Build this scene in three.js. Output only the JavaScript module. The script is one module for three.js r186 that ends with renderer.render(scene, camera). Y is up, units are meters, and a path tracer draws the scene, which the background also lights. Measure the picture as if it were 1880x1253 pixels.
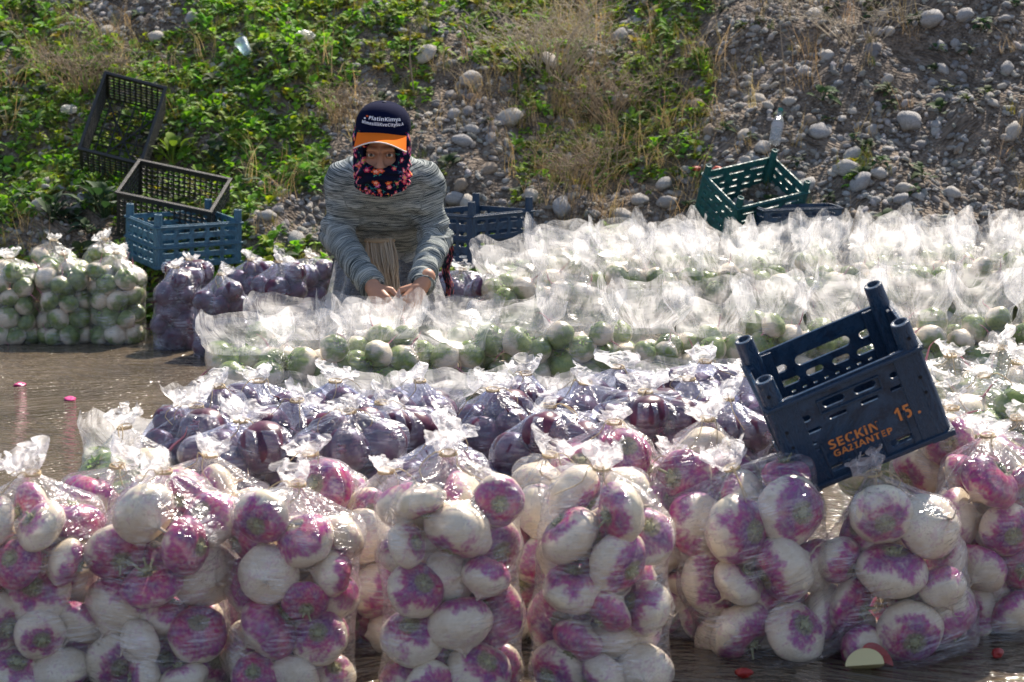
import * as THREE from 'three';
import { ImprovedNoise } from 'three/addons/math/ImprovedNoise.js';
import { mergeGeometries } from 'three/addons/utils/BufferGeometryUtils.js';
import { RoundedBoxGeometry } from 'three/addons/geometries/RoundedBoxGeometry.js';
import { FontLoader } from 'three/addons/loaders/FontLoader.js';
import { TextGeometry } from 'three/addons/geometries/TextGeometry.js';

// ------------------------------------------------------------------ camera, sky, sun, exposure
const scene = new THREE.Scene();
const FPX = 3508, PITCH = 7.7 * Math.PI / 180, CAMH = 1.14;
const camera = new THREE.PerspectiveCamera(2 * Math.atan(626.5 / FPX) * 180 / Math.PI, 1.5, 0.1, 400);
camera.position.set(0, CAMH, 0);
camera.rotation.x = -PITCH;
camera.focus = 5.4; camera.userData.fStop = 7;
const SUN_EL = 49 * Math.PI / 180, SUN_AZ = 24 * Math.PI / 180;      // behind the scene, a little to the right
const sunDir = new THREE.Vector3(Math.sin(SUN_AZ) * Math.cos(SUN_EL), Math.sin(SUN_EL), -Math.cos(SUN_AZ) * Math.cos(SUN_EL));
{ // a bright, slightly hazy sky: pale blue overhead, warm white towards the horizon, brighter round the sun
  const W = 512, H = 256, d = new Float32Array(W * H * 4);
  for (let r = 0; r < H; r++) for (let c = 0; c < W; c++) {
    const up = ((r + 0.5) / H - 0.5) * Math.PI, a = ((c + 0.5) / W - 0.5) * 2 * Math.PI, y = Math.sin(up), x = Math.cos(a) * Math.cos(up), z = Math.sin(a) * Math.cos(up), o = (r * W + c) * 4;
    const k = Math.pow(1 - Math.max(0, y), 2.2), sc = x * sunDir.x + y * sunDir.y + z * sunDir.z, glow = 0.5 * Math.pow(Math.max(0, sc), 24) + 0.18 * Math.pow(Math.max(0, sc), 5);
    const f = y < 0 ? 0.5 : 1;
    d[o] = f * (0.11 + 0.27 * k + glow * 0.9); d[o + 1] = f * (0.17 + 0.26 * k + glow * 0.82); d[o + 2] = f * (0.29 + 0.25 * k + glow * 0.72); d[o + 3] = 1;
  }
  const t = new THREE.DataTexture(d, W, H, THREE.RGBAFormat, THREE.FloatType); t.mapping = THREE.EquirectangularReflectionMapping; t.magFilter = THREE.LinearFilter; t.needsUpdate = true;
  scene.background = t; scene.environment = t;
}
scene.environmentIntensity = 1; scene.backgroundIntensity = 1;
const sun = new THREE.DirectionalLight(0xfff3e4, 5); sun.name = 'sun';
sun.position.copy(sunDir).multiplyScalar(20).add(new THREE.Vector3(0, 0, -6)); sun.target.position.set(0, 0, -6);
sun.castShadow = true; sun.shadow.mapSize.set(4096, 4096); sun.shadow.radius = 1;
Object.assign(sun.shadow.camera, { left: -6, right: 6, top: 6, bottom: -6, near: 1, far: 50 });
scene.add(sun, sun.target);
const renderer = new THREE.WebGLRenderer({ antialias: true });
renderer.toneMapping = THREE.LinearToneMapping;
renderer.toneMappingExposure = 1.95;
renderer.shadowMap.enabled = true;

// ------------------------------------------------------------------ helpers
let seedNow = 7;
const rnd = () => { seedNow = (seedNow + 0x6d2b79f5) | 0; let t = Math.imul(seedNow ^ (seedNow >>> 15), 1 | seedNow); t = (t + Math.imul(t ^ (t >>> 7), 61 | t)) ^ t; return ((t ^ (t >>> 14)) >>> 0) / 4294967296; };
const seed = (n) => { seedNow = n * 7919 + 13; };
const rr = (a, b) => a + (b - a) * rnd();
const V = (x, y, z) => new THREE.Vector3(x, y, z);
const { clamp, lerp, smoothstep } = THREE.MathUtils;
const noiseGen = new ImprovedNoise();
const N3 = (x, y, z) => noiseGen.noise(x + 31.7, y + 17.3, z + 5.1);
const fbm = (x, y, z, o = 4) => { let s = 0, a = 0.5; for (let i = 0; i < o; i++) { s += a * N3(x, y, z); x *= 2.03; y *= 2.03; z *= 2.03; a *= 0.5; } return s; };
// a point of the place from where the photograph shows it and how far away it stands
function ray(px, py) {
  const v = V((px - 940) / FPX, -(py - 626.5) / FPX, -1);
  return v.applyAxisAngle(V(1, 0, 0), -PITCH);
}
const P = (px, py, d) => { const v = ray(px, py); return v.multiplyScalar(d / -v.z).add(V(0, CAMH, 0)); };
const onGround = (px, py, y = 0) => { const v = ray(px, py); return v.multiplyScalar((y - CAMH) / v.y).add(V(0, CAMH, 0)); };
const used = {};
const numbered = (n) => { used[n] = (used[n] ?? -1) + 1; return used[n] ? `${n}_${String(used[n]).padStart(3, '0')}` : n; };
function tag(o, label, category, group, kind) {
  if (label) o.userData.label = label;
  if (category) o.userData.category = category;
  if (group) o.userData.group = group;
  if (kind) o.userData.kind = kind;
  return o;
}
function thing(name, label, category, pos, group) {
  const g = new THREE.Group(); g.name = numbered(name); if (pos) g.position.copy(pos); scene.add(g);
  return tag(g, label, category, group);
}
function mesh(name, geo, mat, parent) {
  const m = new THREE.Mesh(geo, mat); m.name = parent && parent !== scene ? name : numbered(name); m.castShadow = m.receiveShadow = true;
  (parent || scene).add(m); return m;
}
function tex(w, h, fn, srgb, rx = 1, ry = 1) {   // fn(u, v) -> [r, g, b] linear 0..1 (or one number)
  const d = new Uint8Array(w * h * 4);
  const enc = (c) => Math.round(255 * clamp(srgb ? (c <= 0.0031308 ? 12.92 * c : 1.055 * Math.pow(c, 1 / 2.4) - 0.055) : c, 0, 1));
  for (let y = 0; y < h; y++) for (let x = 0; x < w; x++) {
    const c = fn((x + 0.5) / w, (y + 0.5) / h), o = (y * w + x) * 4;
    if (typeof c === 'number') d[o] = d[o + 1] = d[o + 2] = enc(c); else { d[o] = enc(c[0]); d[o + 1] = enc(c[1]); d[o + 2] = enc(c[2]); }
    d[o + 3] = 255;
  }
  const t = new THREE.DataTexture(d, w, h); t.wrapS = t.wrapT = THREE.RepeatWrapping; t.magFilter = THREE.LinearFilter; t.minFilter = THREE.LinearFilter;
  if (srgb) t.colorSpace = THREE.SRGBColorSpace; t.repeat.set(rx, ry); t.needsUpdate = true; return t;
}
// noise that repeats over the unit square, through a torus
const tile = (u, v, f, o = 4, s = 0, fv = f) => { const a = u * 2 * Math.PI, b = v * 2 * Math.PI; return fbm(Math.cos(a) * f / 6 + s + Math.cos(b) * fv / 6 * 0.37, Math.sin(a) * f / 6 + Math.cos(b) * fv / 6, Math.sin(b) * fv / 6 - s, o); };
const mix3 = (a, b, t) => [lerp(a[0], b[0], t), lerp(a[1], b[1], t), lerp(a[2], b[2], t)];
const lin = (r, g, b) => new THREE.Color().setRGB(r, g, b);
const cloth = (c, extra = {}) => new THREE.MeshPhysicalMaterial({ color: lin(...c), roughness: 0.95, specularIntensity: 0.15, side: THREE.DoubleSide, ...extra });
const std = (c, rough, extra = {}) => new THREE.MeshStandardMaterial({ color: lin(...c), roughness: rough, side: THREE.DoubleSide, ...extra });
function tube(points, r0, r1, seg = 10, rad = 6) {
  const curve = new THREE.CatmullRomCurve3(points), g = new THREE.TubeGeometry(curve, seg, 1, rad), p = g.attributes.position, nn = g.attributes.normal;
  for (let i = 0; i <= seg; i++) {
    const c = curve.getPointAt(i / seg), r = lerp(r0, r1, i / seg);
    for (let j = 0; j <= rad; j++) { const k = i * (rad + 1) + j; p.setXYZ(k, c.x + nn.getX(k) * r, c.y + nn.getY(k) * r, c.z + nn.getZ(k) * r); }
  }
  return g;
}
function grid(nu, nv, fn, closedU) {   // surface from fn(u, v) -> Vector3, with uv from uvfn stored on the vector
  const pos = [], uv = [], idx = [];
  for (let j = 0; j <= nv; j++) for (let i = 0; i <= nu; i++) { const p = fn(i / nu, j / nv); pos.push(p.x, p.y, p.z); uv.push(p.u ?? i / nu, p.v ?? j / nv); }
  for (let j = 0; j < nv; j++) for (let i = 0; i < nu; i++) { const a = j * (nu + 1) + i; idx.push(a, a + 1, a + nu + 1, a + 1, a + nu + 2, a + nu + 1); }
  const g = new THREE.BufferGeometry(); g.setAttribute('position', new THREE.Float32BufferAttribute(pos, 3)); g.setAttribute('uv', new THREE.Float32BufferAttribute(uv, 2)); g.setIndex(idx); g.computeVertexNormals();
  if (closedU) { const n = g.attributes.normal; for (let j = 0; j <= nv; j++) { const a = j * (nu + 1), b = a + nu, v = V(n.getX(a) + n.getX(b), n.getY(a) + n.getY(b), n.getZ(a) + n.getZ(b)).normalize(); n.setXYZ(a, v.x, v.y, v.z); n.setXYZ(b, v.x, v.y, v.z); } }
  return g;
}
// surface nets: one closed mesh round the inside (negative values) of a distance field
function nets(sdf, lo, hi, cell, uvfn) {
  const nx = Math.ceil((hi.x - lo.x) / cell), ny = Math.ceil((hi.y - lo.y) / cell), nz = Math.ceil((hi.z - lo.z) / cell), sx = 1, sy = nx + 1, sz = (nx + 1) * (ny + 1);
  const f = new Float32Array(sz * (nz + 1));
  for (let k = 0; k <= nz; k++) for (let j = 0; j <= ny; j++) for (let i = 0; i <= nx; i++) f[i + j * sy + k * sz] = sdf(lo.x + i * cell, lo.y + j * cell, lo.z + k * cell);
  const id = new Int32Array(sz * (nz + 1)).fill(-1), pos = [], idx = [];
  const off = [0, sx, sy, sx + sy, sz, sx + sz, sy + sz, sx + sy + sz], E = [[0, 1], [2, 3], [4, 5], [6, 7], [0, 2], [1, 3], [4, 6], [5, 7], [0, 4], [1, 5], [2, 6], [3, 7]];
  for (let k = 0; k < nz; k++) for (let j = 0; j < ny; j++) for (let i = 0; i < nx; i++) {
    const b = i + j * sy + k * sz; let n = 0, X = 0, Y = 0, Z = 0;
    for (const [a, c] of E) { const fa = f[b + off[a]], fc = f[b + off[c]]; if ((fa < 0) !== (fc < 0)) { const t = fa / (fa - fc); X += lerp(a & 1, c & 1, t); Y += lerp((a >> 1) & 1, (c >> 1) & 1, t); Z += lerp(a >> 2, c >> 2, t); n++; } }
    if (n) { id[b] = pos.length / 3; pos.push(lo.x + (i + X / n) * cell, lo.y + (j + Y / n) * cell, lo.z + (k + Z / n) * cell); }
  }
  const quad = (a, b, c, d, flip) => { if (a < 0 || b < 0 || c < 0 || d < 0) return; flip ? idx.push(a, c, b, b, c, d) : idx.push(a, b, c, b, d, c); };
  for (let k = 1; k < nz; k++) for (let j = 1; j < ny; j++) for (let i = 1; i < nx; i++) {
    const b = i + j * sy + k * sz, s = f[b] < 0;
    if (s !== (f[b + sx] < 0)) quad(id[b - sy - sz], id[b - sz], id[b - sy], id[b], !s);
    if (s !== (f[b + sy] < 0)) quad(id[b - sx - sz], id[b - sz], id[b - sx], id[b], s);
    if (s !== (f[b + sz] < 0)) quad(id[b - sx - sy], id[b - sy], id[b - sx], id[b], !s);
  }
  const g = new THREE.BufferGeometry(); g.setAttribute('position', new THREE.Float32BufferAttribute(pos, 3)); g.setIndex(idx);
  if (uvfn) { const uv = []; for (let i = 0; i < pos.length; i += 3) uv.push(...uvfn(pos[i], pos[i + 1], pos[i + 2])); g.setAttribute('uv', new THREE.Float32BufferAttribute(uv, 2)); }
  else g.setAttribute('uv', new THREE.Float32BufferAttribute(new Float32Array(pos.length / 3 * 2), 2));
  g.computeVertexNormals(); return g;
}
const smin = (a, b, k) => { const h = clamp(0.5 + 0.5 * (b - a) / k, 0, 1); return lerp(b, a, h) - k * h * (1 - h); };
function capsule(a, b, ra, rb) {
  const dx = b.x - a.x, dy = b.y - a.y, dz = b.z - a.z, l2 = dx * dx + dy * dy + dz * dz || 1e-9;
  const f = (x, y, z) => { const t = clamp(((x - a.x) * dx + (y - a.y) * dy + (z - a.z) * dz) / l2, 0, 1); return Math.hypot(x - a.x - dx * t, y - a.y - dy * t, z - a.z - dz * t) - lerp(ra, rb, t); };
  return f;
}
const union = (list, k) => (x, y, z) => { let d = list[0](x, y, z); for (let i = 1; i < list.length; i++) d = smin(d, list[i](x, y, z), k); return d; };
const ellipsoid = (c, r) => (x, y, z) => { const a = (x - c.x) / r.x, b = (y - c.y) / r.y, d = (z - c.z) / r.z, l = Math.hypot(a, b, d); return (l - 1) * Math.min(r.x, r.y, r.z); };

// ------------------------------------------------------------------ setting: ground, water, bank
const soilTex = tex(512, 512, (u, v) => { const a = tile(u, v, 20, 5), b = tile(u, v, 90, 3, 7); return mix3([0.065, 0.048, 0.034], [0.28, 0.235, 0.19], clamp(0.42 + a * 1.1 + b * 1.2, 0, 1)); }, true);
const soilBump = tex(512, 512, (u, v) => 0.5 + tile(u, v, 60, 4, 3) * 0.9, false);
const ground = mesh('ground', grid(2, 2, (u, v) => { const p = V((u - 0.5) * 240, -0.07, 60 - v * 240); p.u = p.x; p.v = p.z; return p; }), std([0.7, 0.65, 0.6], 0.95, { map: soilTex, bumpMap: soilBump, bumpScale: 0.01 }));
ground.userData.kind = 'structure';
const waterBump = tex(1024, 1024, (u, v) => 0.5 + tile(u, v, 18, 3, 1, 34) * 0.55 + tile(u, v, 60, 3, 9, 100) * 0.28, false);
const waterTint = tex(256, 256, (u, v) => mix3([0.085, 0.07, 0.052], [0.15, 0.125, 0.095], clamp(0.5 + tile(u, v, 10, 4, 4) * 1.6, 0, 1)), true, 0.4, 0.4);
const water = mesh('water', grid(2, 2, (u, v) => { const p = V((u - 0.5) * 14, 0, 0.5 - v * 9.6); p.u = p.x / 1.6; p.v = p.z / 1.6; return p; }), std([1.05, 0.98, 0.88], 0.08, { map: waterTint, bumpMap: waterBump, bumpScale: 0.032 }));
water.userData.kind = 'structure'; tag(water, 'shallow muddy brown water with ripples');

const bankFoot = (x) => 8.72 + 0.06 * Math.sin(x * 1.7 + 1) + (x > 0.3 ? -0.22 * smoothstep(x, 0.3, 1.2) : 0) ;
function bankY(x, z) {
  const d = -z - bankFoot(x), s = lerp(0.66, 0.84, smoothstep(x, 0.6, 2.6));
  let y = -0.02 + (d < 0 ? d * 0.4 : d * s + 0.12 * (1 - Math.exp(-d * 5)));
  if (y > 2.7) y = 2.7 + (y - 2.7) * 0.12;
  const k = smoothstep(d, -0.1, 0.4);
  return y + k * (fbm(x * 1.3, 2, z * 1.3, 4) * 0.26 + fbm(x * 6, 5, z * 6, 3) * 0.07);
}
const bankN = (x, z) => { const e = 0.03; return V(bankY(x - e, z) - bankY(x + e, z), 2 * e, bankY(x, z - e) - bankY(x, z + e)).normalize(); };
const bank = mesh('bank', grid(300, 130, (u, v) => { const z = -8.2 - (v < 0.8 ? v / 0.8 * 4.6 : 4.6 + (v - 0.8) / 0.2 * 8), x = (u - 0.5) * 14, p = V(x, bankY(x, z), z); p.u = x * 0.9; p.v = (p.y - z) * 0.7; return p; }), std([0.95, 0.9, 0.85], 0.95, { map: soilTex, bumpMap: soilBump, bumpScale: 0.02 }));
bank.userData.kind = 'structure'; tag(bank, 'stony earth bank sloping up behind the bags');
function bankAt(px, py) {   // the point of the bank that the photograph shows there
  const v = ray(px, py); let d = 8.3;
  for (; d < 16; d += 0.01) { const t = d / -v.z; if (CAMH + v.y * t < bankY(v.x * t, -d)) break; }
  const t = d / -v.z; return V(v.x * t, bankY(v.x * t, -d), -d);
}
const toPhoto = (p) => { const q = p.clone().sub(camera.position).applyAxisAngle(V(1, 0, 0), PITCH); return [940 + FPX * q.x / -q.z, 626.5 - FPX * q.y / -q.z]; };
const bump2 = (x, y, cx, cy, rx, ry) => Math.exp(-(((x - cx) / rx) ** 2 + ((y - cy) / ry) ** 2));
function greenness(p) {   // where leafy ground cover grows on the bank
  const [x, y] = toPhoto(p);
  let g = x < 640 ? 0.95 : x < 1200 ? 0.78 : lerp(0.75, 0.1, smoothstep(x, 1200, 1430));
  g -= 1.0 * bump2(x, y, 230, 20, 130, 50) + 0.7 * bump2(x, y, 100, 420, 140, 50) + 0.85 * bump2(x, y, 650, 210, 70, 60) + 0.9 * bump2(x, y, 860, 230, 110, 110) + 0.75 * bump2(x, y, 700, 400, 260, 50) + 0.8 * bump2(x, y, 1120, 385, 130, 40) + 0.35 * bump2(x, y, 420, 130, 70, 50);
  g += 0.35 * bump2(x, y, 1690, 185, 90, 25) + 0.25 * bump2(x, y, 1720, 60, 60, 50) + 0.3 * bump2(x, y, 1280, 150, 90, 120) + 0.3 * bump2(x, y, 1550, 310, 80, 25);
  return g + fbm(p.x * 2.2, 9, p.z * 2.2 + p.y * 2, 3) * 0.9;
}

// stones in the bank
seed(11);
const stoneGeos = [];
for (let k = 0; k < 6; k++) {
  for (const det of [3, 1]) {
    const g = new THREE.IcosahedronGeometry(1, det), p = g.attributes.position;
    const sx = rr(0.9, 1.15), sy = rr(0.5, 0.72), sz = rr(0.7, 0.95);
    for (let i = 0; i < p.count; i++) { const v = V(p.getX(i), p.getY(i), p.getZ(i)), r = 1 + 0.34 * N3(v.x * 1.1 + k * 5, v.y * 1.1, v.z * 1.1) + 0.1 * N3(v.x * 2.6 + k, v.y * 2.6, v.z * 2.6) + (k > 3 ? 0.16 * Math.abs(N3(v.x * 2, v.y * 2 + k, v.z * 2)) : 0); p.setXYZ(i, v.x * r * sx, v.y * r * sy, v.z * r * sz); }
    g.computeVertexNormals(); if (det === 3) { const n = g.attributes.normal; for (let i = 0; i < p.count; i++) { const v = V(p.getX(i) / (sx * sx), p.getY(i) / (sy * sy), p.getZ(i) / (sz * sz)).normalize(); n.setXYZ(i, v.x, v.y, v.z); } }
    (stoneGeos[k] ||= []).push(g);
  }
}
const stoneTex = tex(256, 256, (u, v) => { const a = tile(u, v, 14, 4, 2) + tile(u, v, 60, 2, 5) * 0.6; return mix3([0.5, 0.48, 0.46], [1, 1, 1], clamp(0.6 + a * 1.1, 0, 1)); }, true, 2, 2);
const stoneMats = [[0.46, 0.44, 0.41], [0.4, 0.39, 0.38], [0.52, 0.48, 0.42], [0.26, 0.25, 0.25], [0.36, 0.29, 0.22]].map((c) => std(c, 0.85, { map: stoneTex, bumpMap: stoneTex, bumpScale: 0.004, side: THREE.FrontSide }));
const placeStone = (o, p, s, sink) => { const n = bankN(p.x, p.z); o.position.copy(p).addScaledVector(n, s * (0.45 - sink)); o.quaternion.setFromUnitVectors(V(0, 1, 0), n.clone().add(V(rr(-0.5, 0.5), rr(-0.1, 0.5), rr(-0.4, 0.4))).normalize()).multiply(new THREE.Quaternion().setFromAxisAngle(V(0, 1, 0), rr(0, 6.28))); o.scale.set(s * rr(0.9, 1.15), s * rr(0.8, 1.1), s); };
const named = [[1672, 230, 0.062], [555, 72, 0.045], [935, 220, 0.055], [870, 243, 0.045], [1708, 38, 0.06], [1475, 348, 0.055], [1580, 342, 0.055], [1518, 106, 0.04], [1505, 248, 0.06], [868, 150, 0.06], [783, 105, 0.06], [1010, 115, 0.06], [1140, 190, 0.05], [850, 262, 0.05], [835, 215, 0.045], [1555, 313, 0.05], [1615, 322, 0.035], [1400, 275, 0.045], [287, 72, 0.05], [80, 385, 0.06], [1140, 400, 0.05], [1030, 385, 0.055], [860, 378, 0.05], [835, 370, 0.05], [1175, 372, 0.05], [1225, 375, 0.045], [975, 365, 0.045], [1860, 250, 0.045], [1850, 130, 0.04], [1770, 35, 0.05], [1630, 150, 0.035], [1220, 340, 0.05], [1140, 70, 0.05], [495, 118, 0.03], [408, 125, 0.03], [545, 445, 0.045], [490, 400, 0.04], [1745, 360, 0.04], [1660, 350, 0.035], [1455, 380, 0.045]];
for (const [px, py, s] of named) { const m = mesh('stone', stoneGeos[Math.floor(rnd() * 4)][0], stoneMats[Math.floor(rnd() * 3)], bank); placeStone(m, bankAt(px, py), s * rr(0.95, 1.15), 0.2); }
for (let k = 0, tries = 0; k < 255 && tries < 6000; tries++) {
  const x = rr(-2.9, 2.9), z = -rr(8.55, 11.4), p = V(x, bankY(x, z), z), g = greenness(p), [px, py] = toPhoto(p);
  if (px < -40 || px > 1920 || py < -30 || py > 470) continue;
  if (rnd() > clamp(0.95 - g, 0.05, 1) || (px > 1350 && rnd() < 0.3)) continue;
  const m = mesh('stone', stoneGeos[Math.floor(rnd() * 6)][0], stoneMats[Math.floor(rnd() * 5)], bank); placeStone(m, p, rr(0.022, 0.042) * (rnd() < 0.15 ? 1.25 : 1) * (rnd() < 0.4 ? 0.7 : 1), rr(0.25, 0.5)); k++;
}
{ // gravel and small pebbles, too many to count
  const list = [];
  for (let i = 0; i < 30000; i++) {
    const x = rr(-3.2, 3.2), z = -rr(8.5, 11.7), p = V(x, bankY(x, z), z);
    if (rnd() > clamp(1.15 - greenness(p) * 0.75, 0.25, 1)) continue;
    const q = fbm(x * 1.8, 3, z * 1.8, 3); if (rnd() < clamp(q * 2.2, 0, 0.85)) continue;
    list.push(p);
  }
  const im = new THREE.InstancedMesh(stoneGeos[5][1], stoneMats[0], list.length); im.name = 'gravel'; im.userData.kind = 'stuff'; im.castShadow = im.receiveShadow = true;
  const o = new THREE.Object3D(), c = new THREE.Color();
  list.forEach((p, i) => { placeStone(o, p, 0.0045 + 0.0185 * Math.pow(rnd(), 2.0), 0.2); o.updateMatrix(); im.setMatrixAt(i, o.matrix); const b = rr(0.45, 1.15); c.setRGB(b * rr(0.95, 1.06), b, b * rr(0.9, 1.06)); im.setColorAt(i, c); });
  bank.add(im);
}

// ------------------------------------------------------------------ vegetation on the bank
const leafMat = (c, t = 0.42) => new THREE.MeshPhysicalMaterial({ color: lin(...c), roughness: 0.9, transmission: t, thickness: 0, side: THREE.DoubleSide, specularIntensity: 0.5 });
function leafGeo(len, wid, bend) {   // a short stalk and a folded, pointed-oval blade, growing along +y then leaning to +z
  const out = [];
  out.push(grid(4, 6, (u, v) => { const t = v, w = wid * Math.pow(Math.sin(Math.PI * clamp(0.06 + 0.94 * t, 0, 1)), 0.7) * (1 - 0.25 * t), s = (u - 0.5) * 2; return V(s * w, t * len * (1 - bend * 0.35 * t) + 0.0, bend * len * t * t * 0.8 - Math.abs(s) * w * 0.25 + 0.05 * w * Math.sin(t * 14 + s * 3)); }));
  return out[0];
}
function rosette(n, len, wid, lift) {
  const parts = [];
  for (let i = 0; i < n; i++) {
    const l = len * rr(0.6, 1.15), g = leafGeo(l, wid * rr(0.7, 1.15), rr(0.3, 1.1)), st = len * rr(0.2, 0.8), lean = rr(0.35, 1.25) * lift, a = rr(0, 6.28);
    g.translate(0, st, 0);
    const stalk = new THREE.CylinderGeometry(0.0016, 0.0022, st, 3, 1, true); stalk.translate(0, st / 2, 0);
    const m = mergeGeometries([g, stalk.toNonIndexed ? stalk : stalk]); m.rotateX(lean); m.rotateY(a); parts.push(m);
  }
  return mergeGeometries(parts);
}
seed(21);
const rosettes = [rosette(9, 0.058, 0.021, 1), rosette(11, 0.045, 0.018, 1.1), rosette(7, 0.075, 0.026, 0.9), rosette(12, 0.035, 0.012, 0.8)];
const grassTuft = (() => { const parts = []; for (let i = 0; i < 16; i++) { const h = rr(0.05, 0.15), w = rr(0.0015, 0.003), b = rr(0.1, 0.8), a = rr(0, 6.28), x = rr(-0.02, 0.02), z = rr(-0.02, 0.02); const g = grid(1, 4, (u, v) => V((u - 0.5) * w * (1.05 - v), v * h * (1 - 0.3 * b * v), b * h * v * v)); g.rotateY(a); g.translate(x, 0, z); parts.push(g); } return mergeGeometries(parts); })();
function scatter(name, label, geo, mat, count, want, size, tint, tilt = 0.5) {
  const o = new THREE.Object3D(), mats = [], cols = [];
  for (let i = 0; i < count; i++) {
    const x = rr(-3.2, 3.2), z = -rr(8.6, 11.7), p = V(x, bankY(x, z), z); if (rnd() > want(p)) continue;
    o.position.copy(p); o.position.y -= 0.005; const n = bankN(x, z);
    o.quaternion.setFromUnitVectors(V(0, 1, 0), V(n.x * tilt + rr(-0.2, 0.2), 1, n.z * tilt + rr(-0.2, 0.2)).normalize()).multiply(new THREE.Quaternion().setFromAxisAngle(V(0, 1, 0), rr(0, 6.28)));
    o.scale.setScalar(size * rr(0.6, 1.3)); o.updateMatrix(); mats.push(o.matrix.clone()); cols.push(tint());
  }
  const im = new THREE.InstancedMesh(geo, mat, mats.length); im.name = numbered(name); im.castShadow = im.receiveShadow = true; tag(im, label, 'plants', null, 'stuff');
  mats.forEach((m, i) => { im.setMatrixAt(i, m); im.setColorAt(i, cols[i]); }); scene.add(im);
}
const greenTint = () => { const b = rr(0.55, 1.25), y = rnd() < 0.25 ? rr(0.2, 0.7) : rr(0, 0.15); return lin(b * (0.8 + y * 1.3), b, b * (0.8 - y * 0.4)); };
const thick = (p) => clamp((greenness(p) - 0.42) * 2.6, 0, 1);
scatter('leafy_ground_cover', 'broad round-leaved green weeds covering the left of the bank', rosettes[0], leafMat([0.21, 0.42, 0.02], 0.57), 6200, (p) => thick(p) * (toPhoto(p)[0] < 760 ? 1 : 0.4), 0.74, greenTint);
scatter('small_leaved_ground_cover', 'small-leaved green weeds between the stones of the bank', rosettes[1], leafMat([0.28, 0.46, 0.02], 0.6), 7600, (p) => thick(p), 0.7, greenTint);
scatter('narrow_leaved_ground_cover', 'narrow-leaved yellowish green weeds on the middle of the bank', rosettes[3], leafMat([0.29, 0.38, 0.02], 0.58), 5600, (p) => thick(p) * (toPhoto(p)[0] > 700 ? 1 : 0.5), 1.0, greenTint);
scatter('bank_grass', 'thin grass growing in tufts over the bank', grassTuft, leafMat([0.16, 0.2, 0.04], 0.5), 5200, (p) => clamp((greenness(p) - 0.3) * 1.4, 0.03, 0.8), 0.85, () => { const y = rnd(); return y < 0.3 ? lin(1.6, 1.15, 1) : greenTint(); }, 0.3);
const dryTuft = (() => { const parts = []; for (let i = 0; i < 18; i++) { const h = rr(0.08, 0.26), w = rr(0.0012, 0.0024), b = rr(0.2, 1.1), a = rr(0, 6.28), x = rr(-0.05, 0.05), z = rr(-0.03, 0.03); const g = grid(1, 6, (u, v) => V((u - 0.5) * w * (1.1 - v) + 0.03 * h * Math.sin(v * 5 + i), v * h * (1 - 0.35 * b * v), b * h * v * v)); g.rotateY(a); g.translate(x, 0, z); parts.push(g); } return mergeGeometries(parts); })();
scatter('dry_grass', 'pale dry grass stalks standing over the middle of the bank', dryTuft, leafMat([0.58, 0.46, 0.25], 0.4), 3400, (p) => { const [x, y] = toPhoto(p); return clamp(0.05 + 0.75 * bump2(x, y, 1060, 150, 150, 110) + 0.6 * bump2(x, y, 1130, 300, 120, 90) + 0.6 * bump2(x, y, 150, 120, 110, 60) + 0.3 * bump2(x, y, 660, 210, 60, 60) + 0.3 * bump2(x, y, 1560, 50, 110, 50), 0, 1); }, 1.25, () => { const b = rr(0.5, 1.1); return lin(b, b * rr(0.85, 1), b * rr(0.7, 1)); }, 0.3);
scatter('dark_weeds', 'dark green low weeds on the stony right of the bank', rosettes[2], leafMat([0.035, 0.07, 0.02], 0.3), 1500, (p) => { const [x, y] = toPhoto(p); return clamp(0.12 + 1.0 * bump2(x, y, 1690, 185, 110, 26) + 0.8 * bump2(x, y, 1720, 70, 80, 50) + 0.9 * bump2(x, y, 150, 395, 120, 40) + 0.7 * bump2(x, y, 1560, 310, 100, 22) + 0.5 * bump2(x, y, 60, 230, 120, 60), 0, 1); }, 0.8, greenTint);

function leafyPlant(px, py, label, n, len, col) {
  const t = thing('leafy_plant', label, 'plant', bankAt(px, py)); const m = leafMat(col);
  for (let i = 0; i < n; i++) {
    const l = len * rr(0.7, 1.2), g = leafGeo(l, l * 0.36, rr(0.3, 0.9)), st = len * rr(0.5, 1.4), a = rr(0, 6.28), lean = rr(0.2, 0.9);
    g.translate(0, st, 0); g.rotateX(lean); g.rotateY(a); mesh('leaf', g, m, t);
    const s = new THREE.CylinderGeometry(0.002, 0.003, st + 0.004, 5); s.translate(0, st / 2, 0); s.rotateX(lean); s.rotateY(a); mesh('stalk', s, m, t);
  }
  return t;
}
leafyPlant(318, 305, 'bright yellow-green leafy plant beside the upper black crate', 14, 0.085, [0.16, 0.26, 0.02]);
leafyPlant(190, 405, 'dark green broad-leaved weed in shade left of the black crates', 16, 0.1, [0.03, 0.075, 0.02]);
leafyPlant(95, 410, 'dark leafy weed at the foot of the bank, far left', 12, 0.085, [0.03, 0.07, 0.02]);
leafyPlant(1290, 120, 'green weed among stones beside the bare twigs', 12, 0.06, [0.08, 0.15, 0.02]);
leafyPlant(560, 150, 'sunlit leafy weed near the round white stone above the worker', 12, 0.065, [0.1, 0.19, 0.02]);

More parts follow.
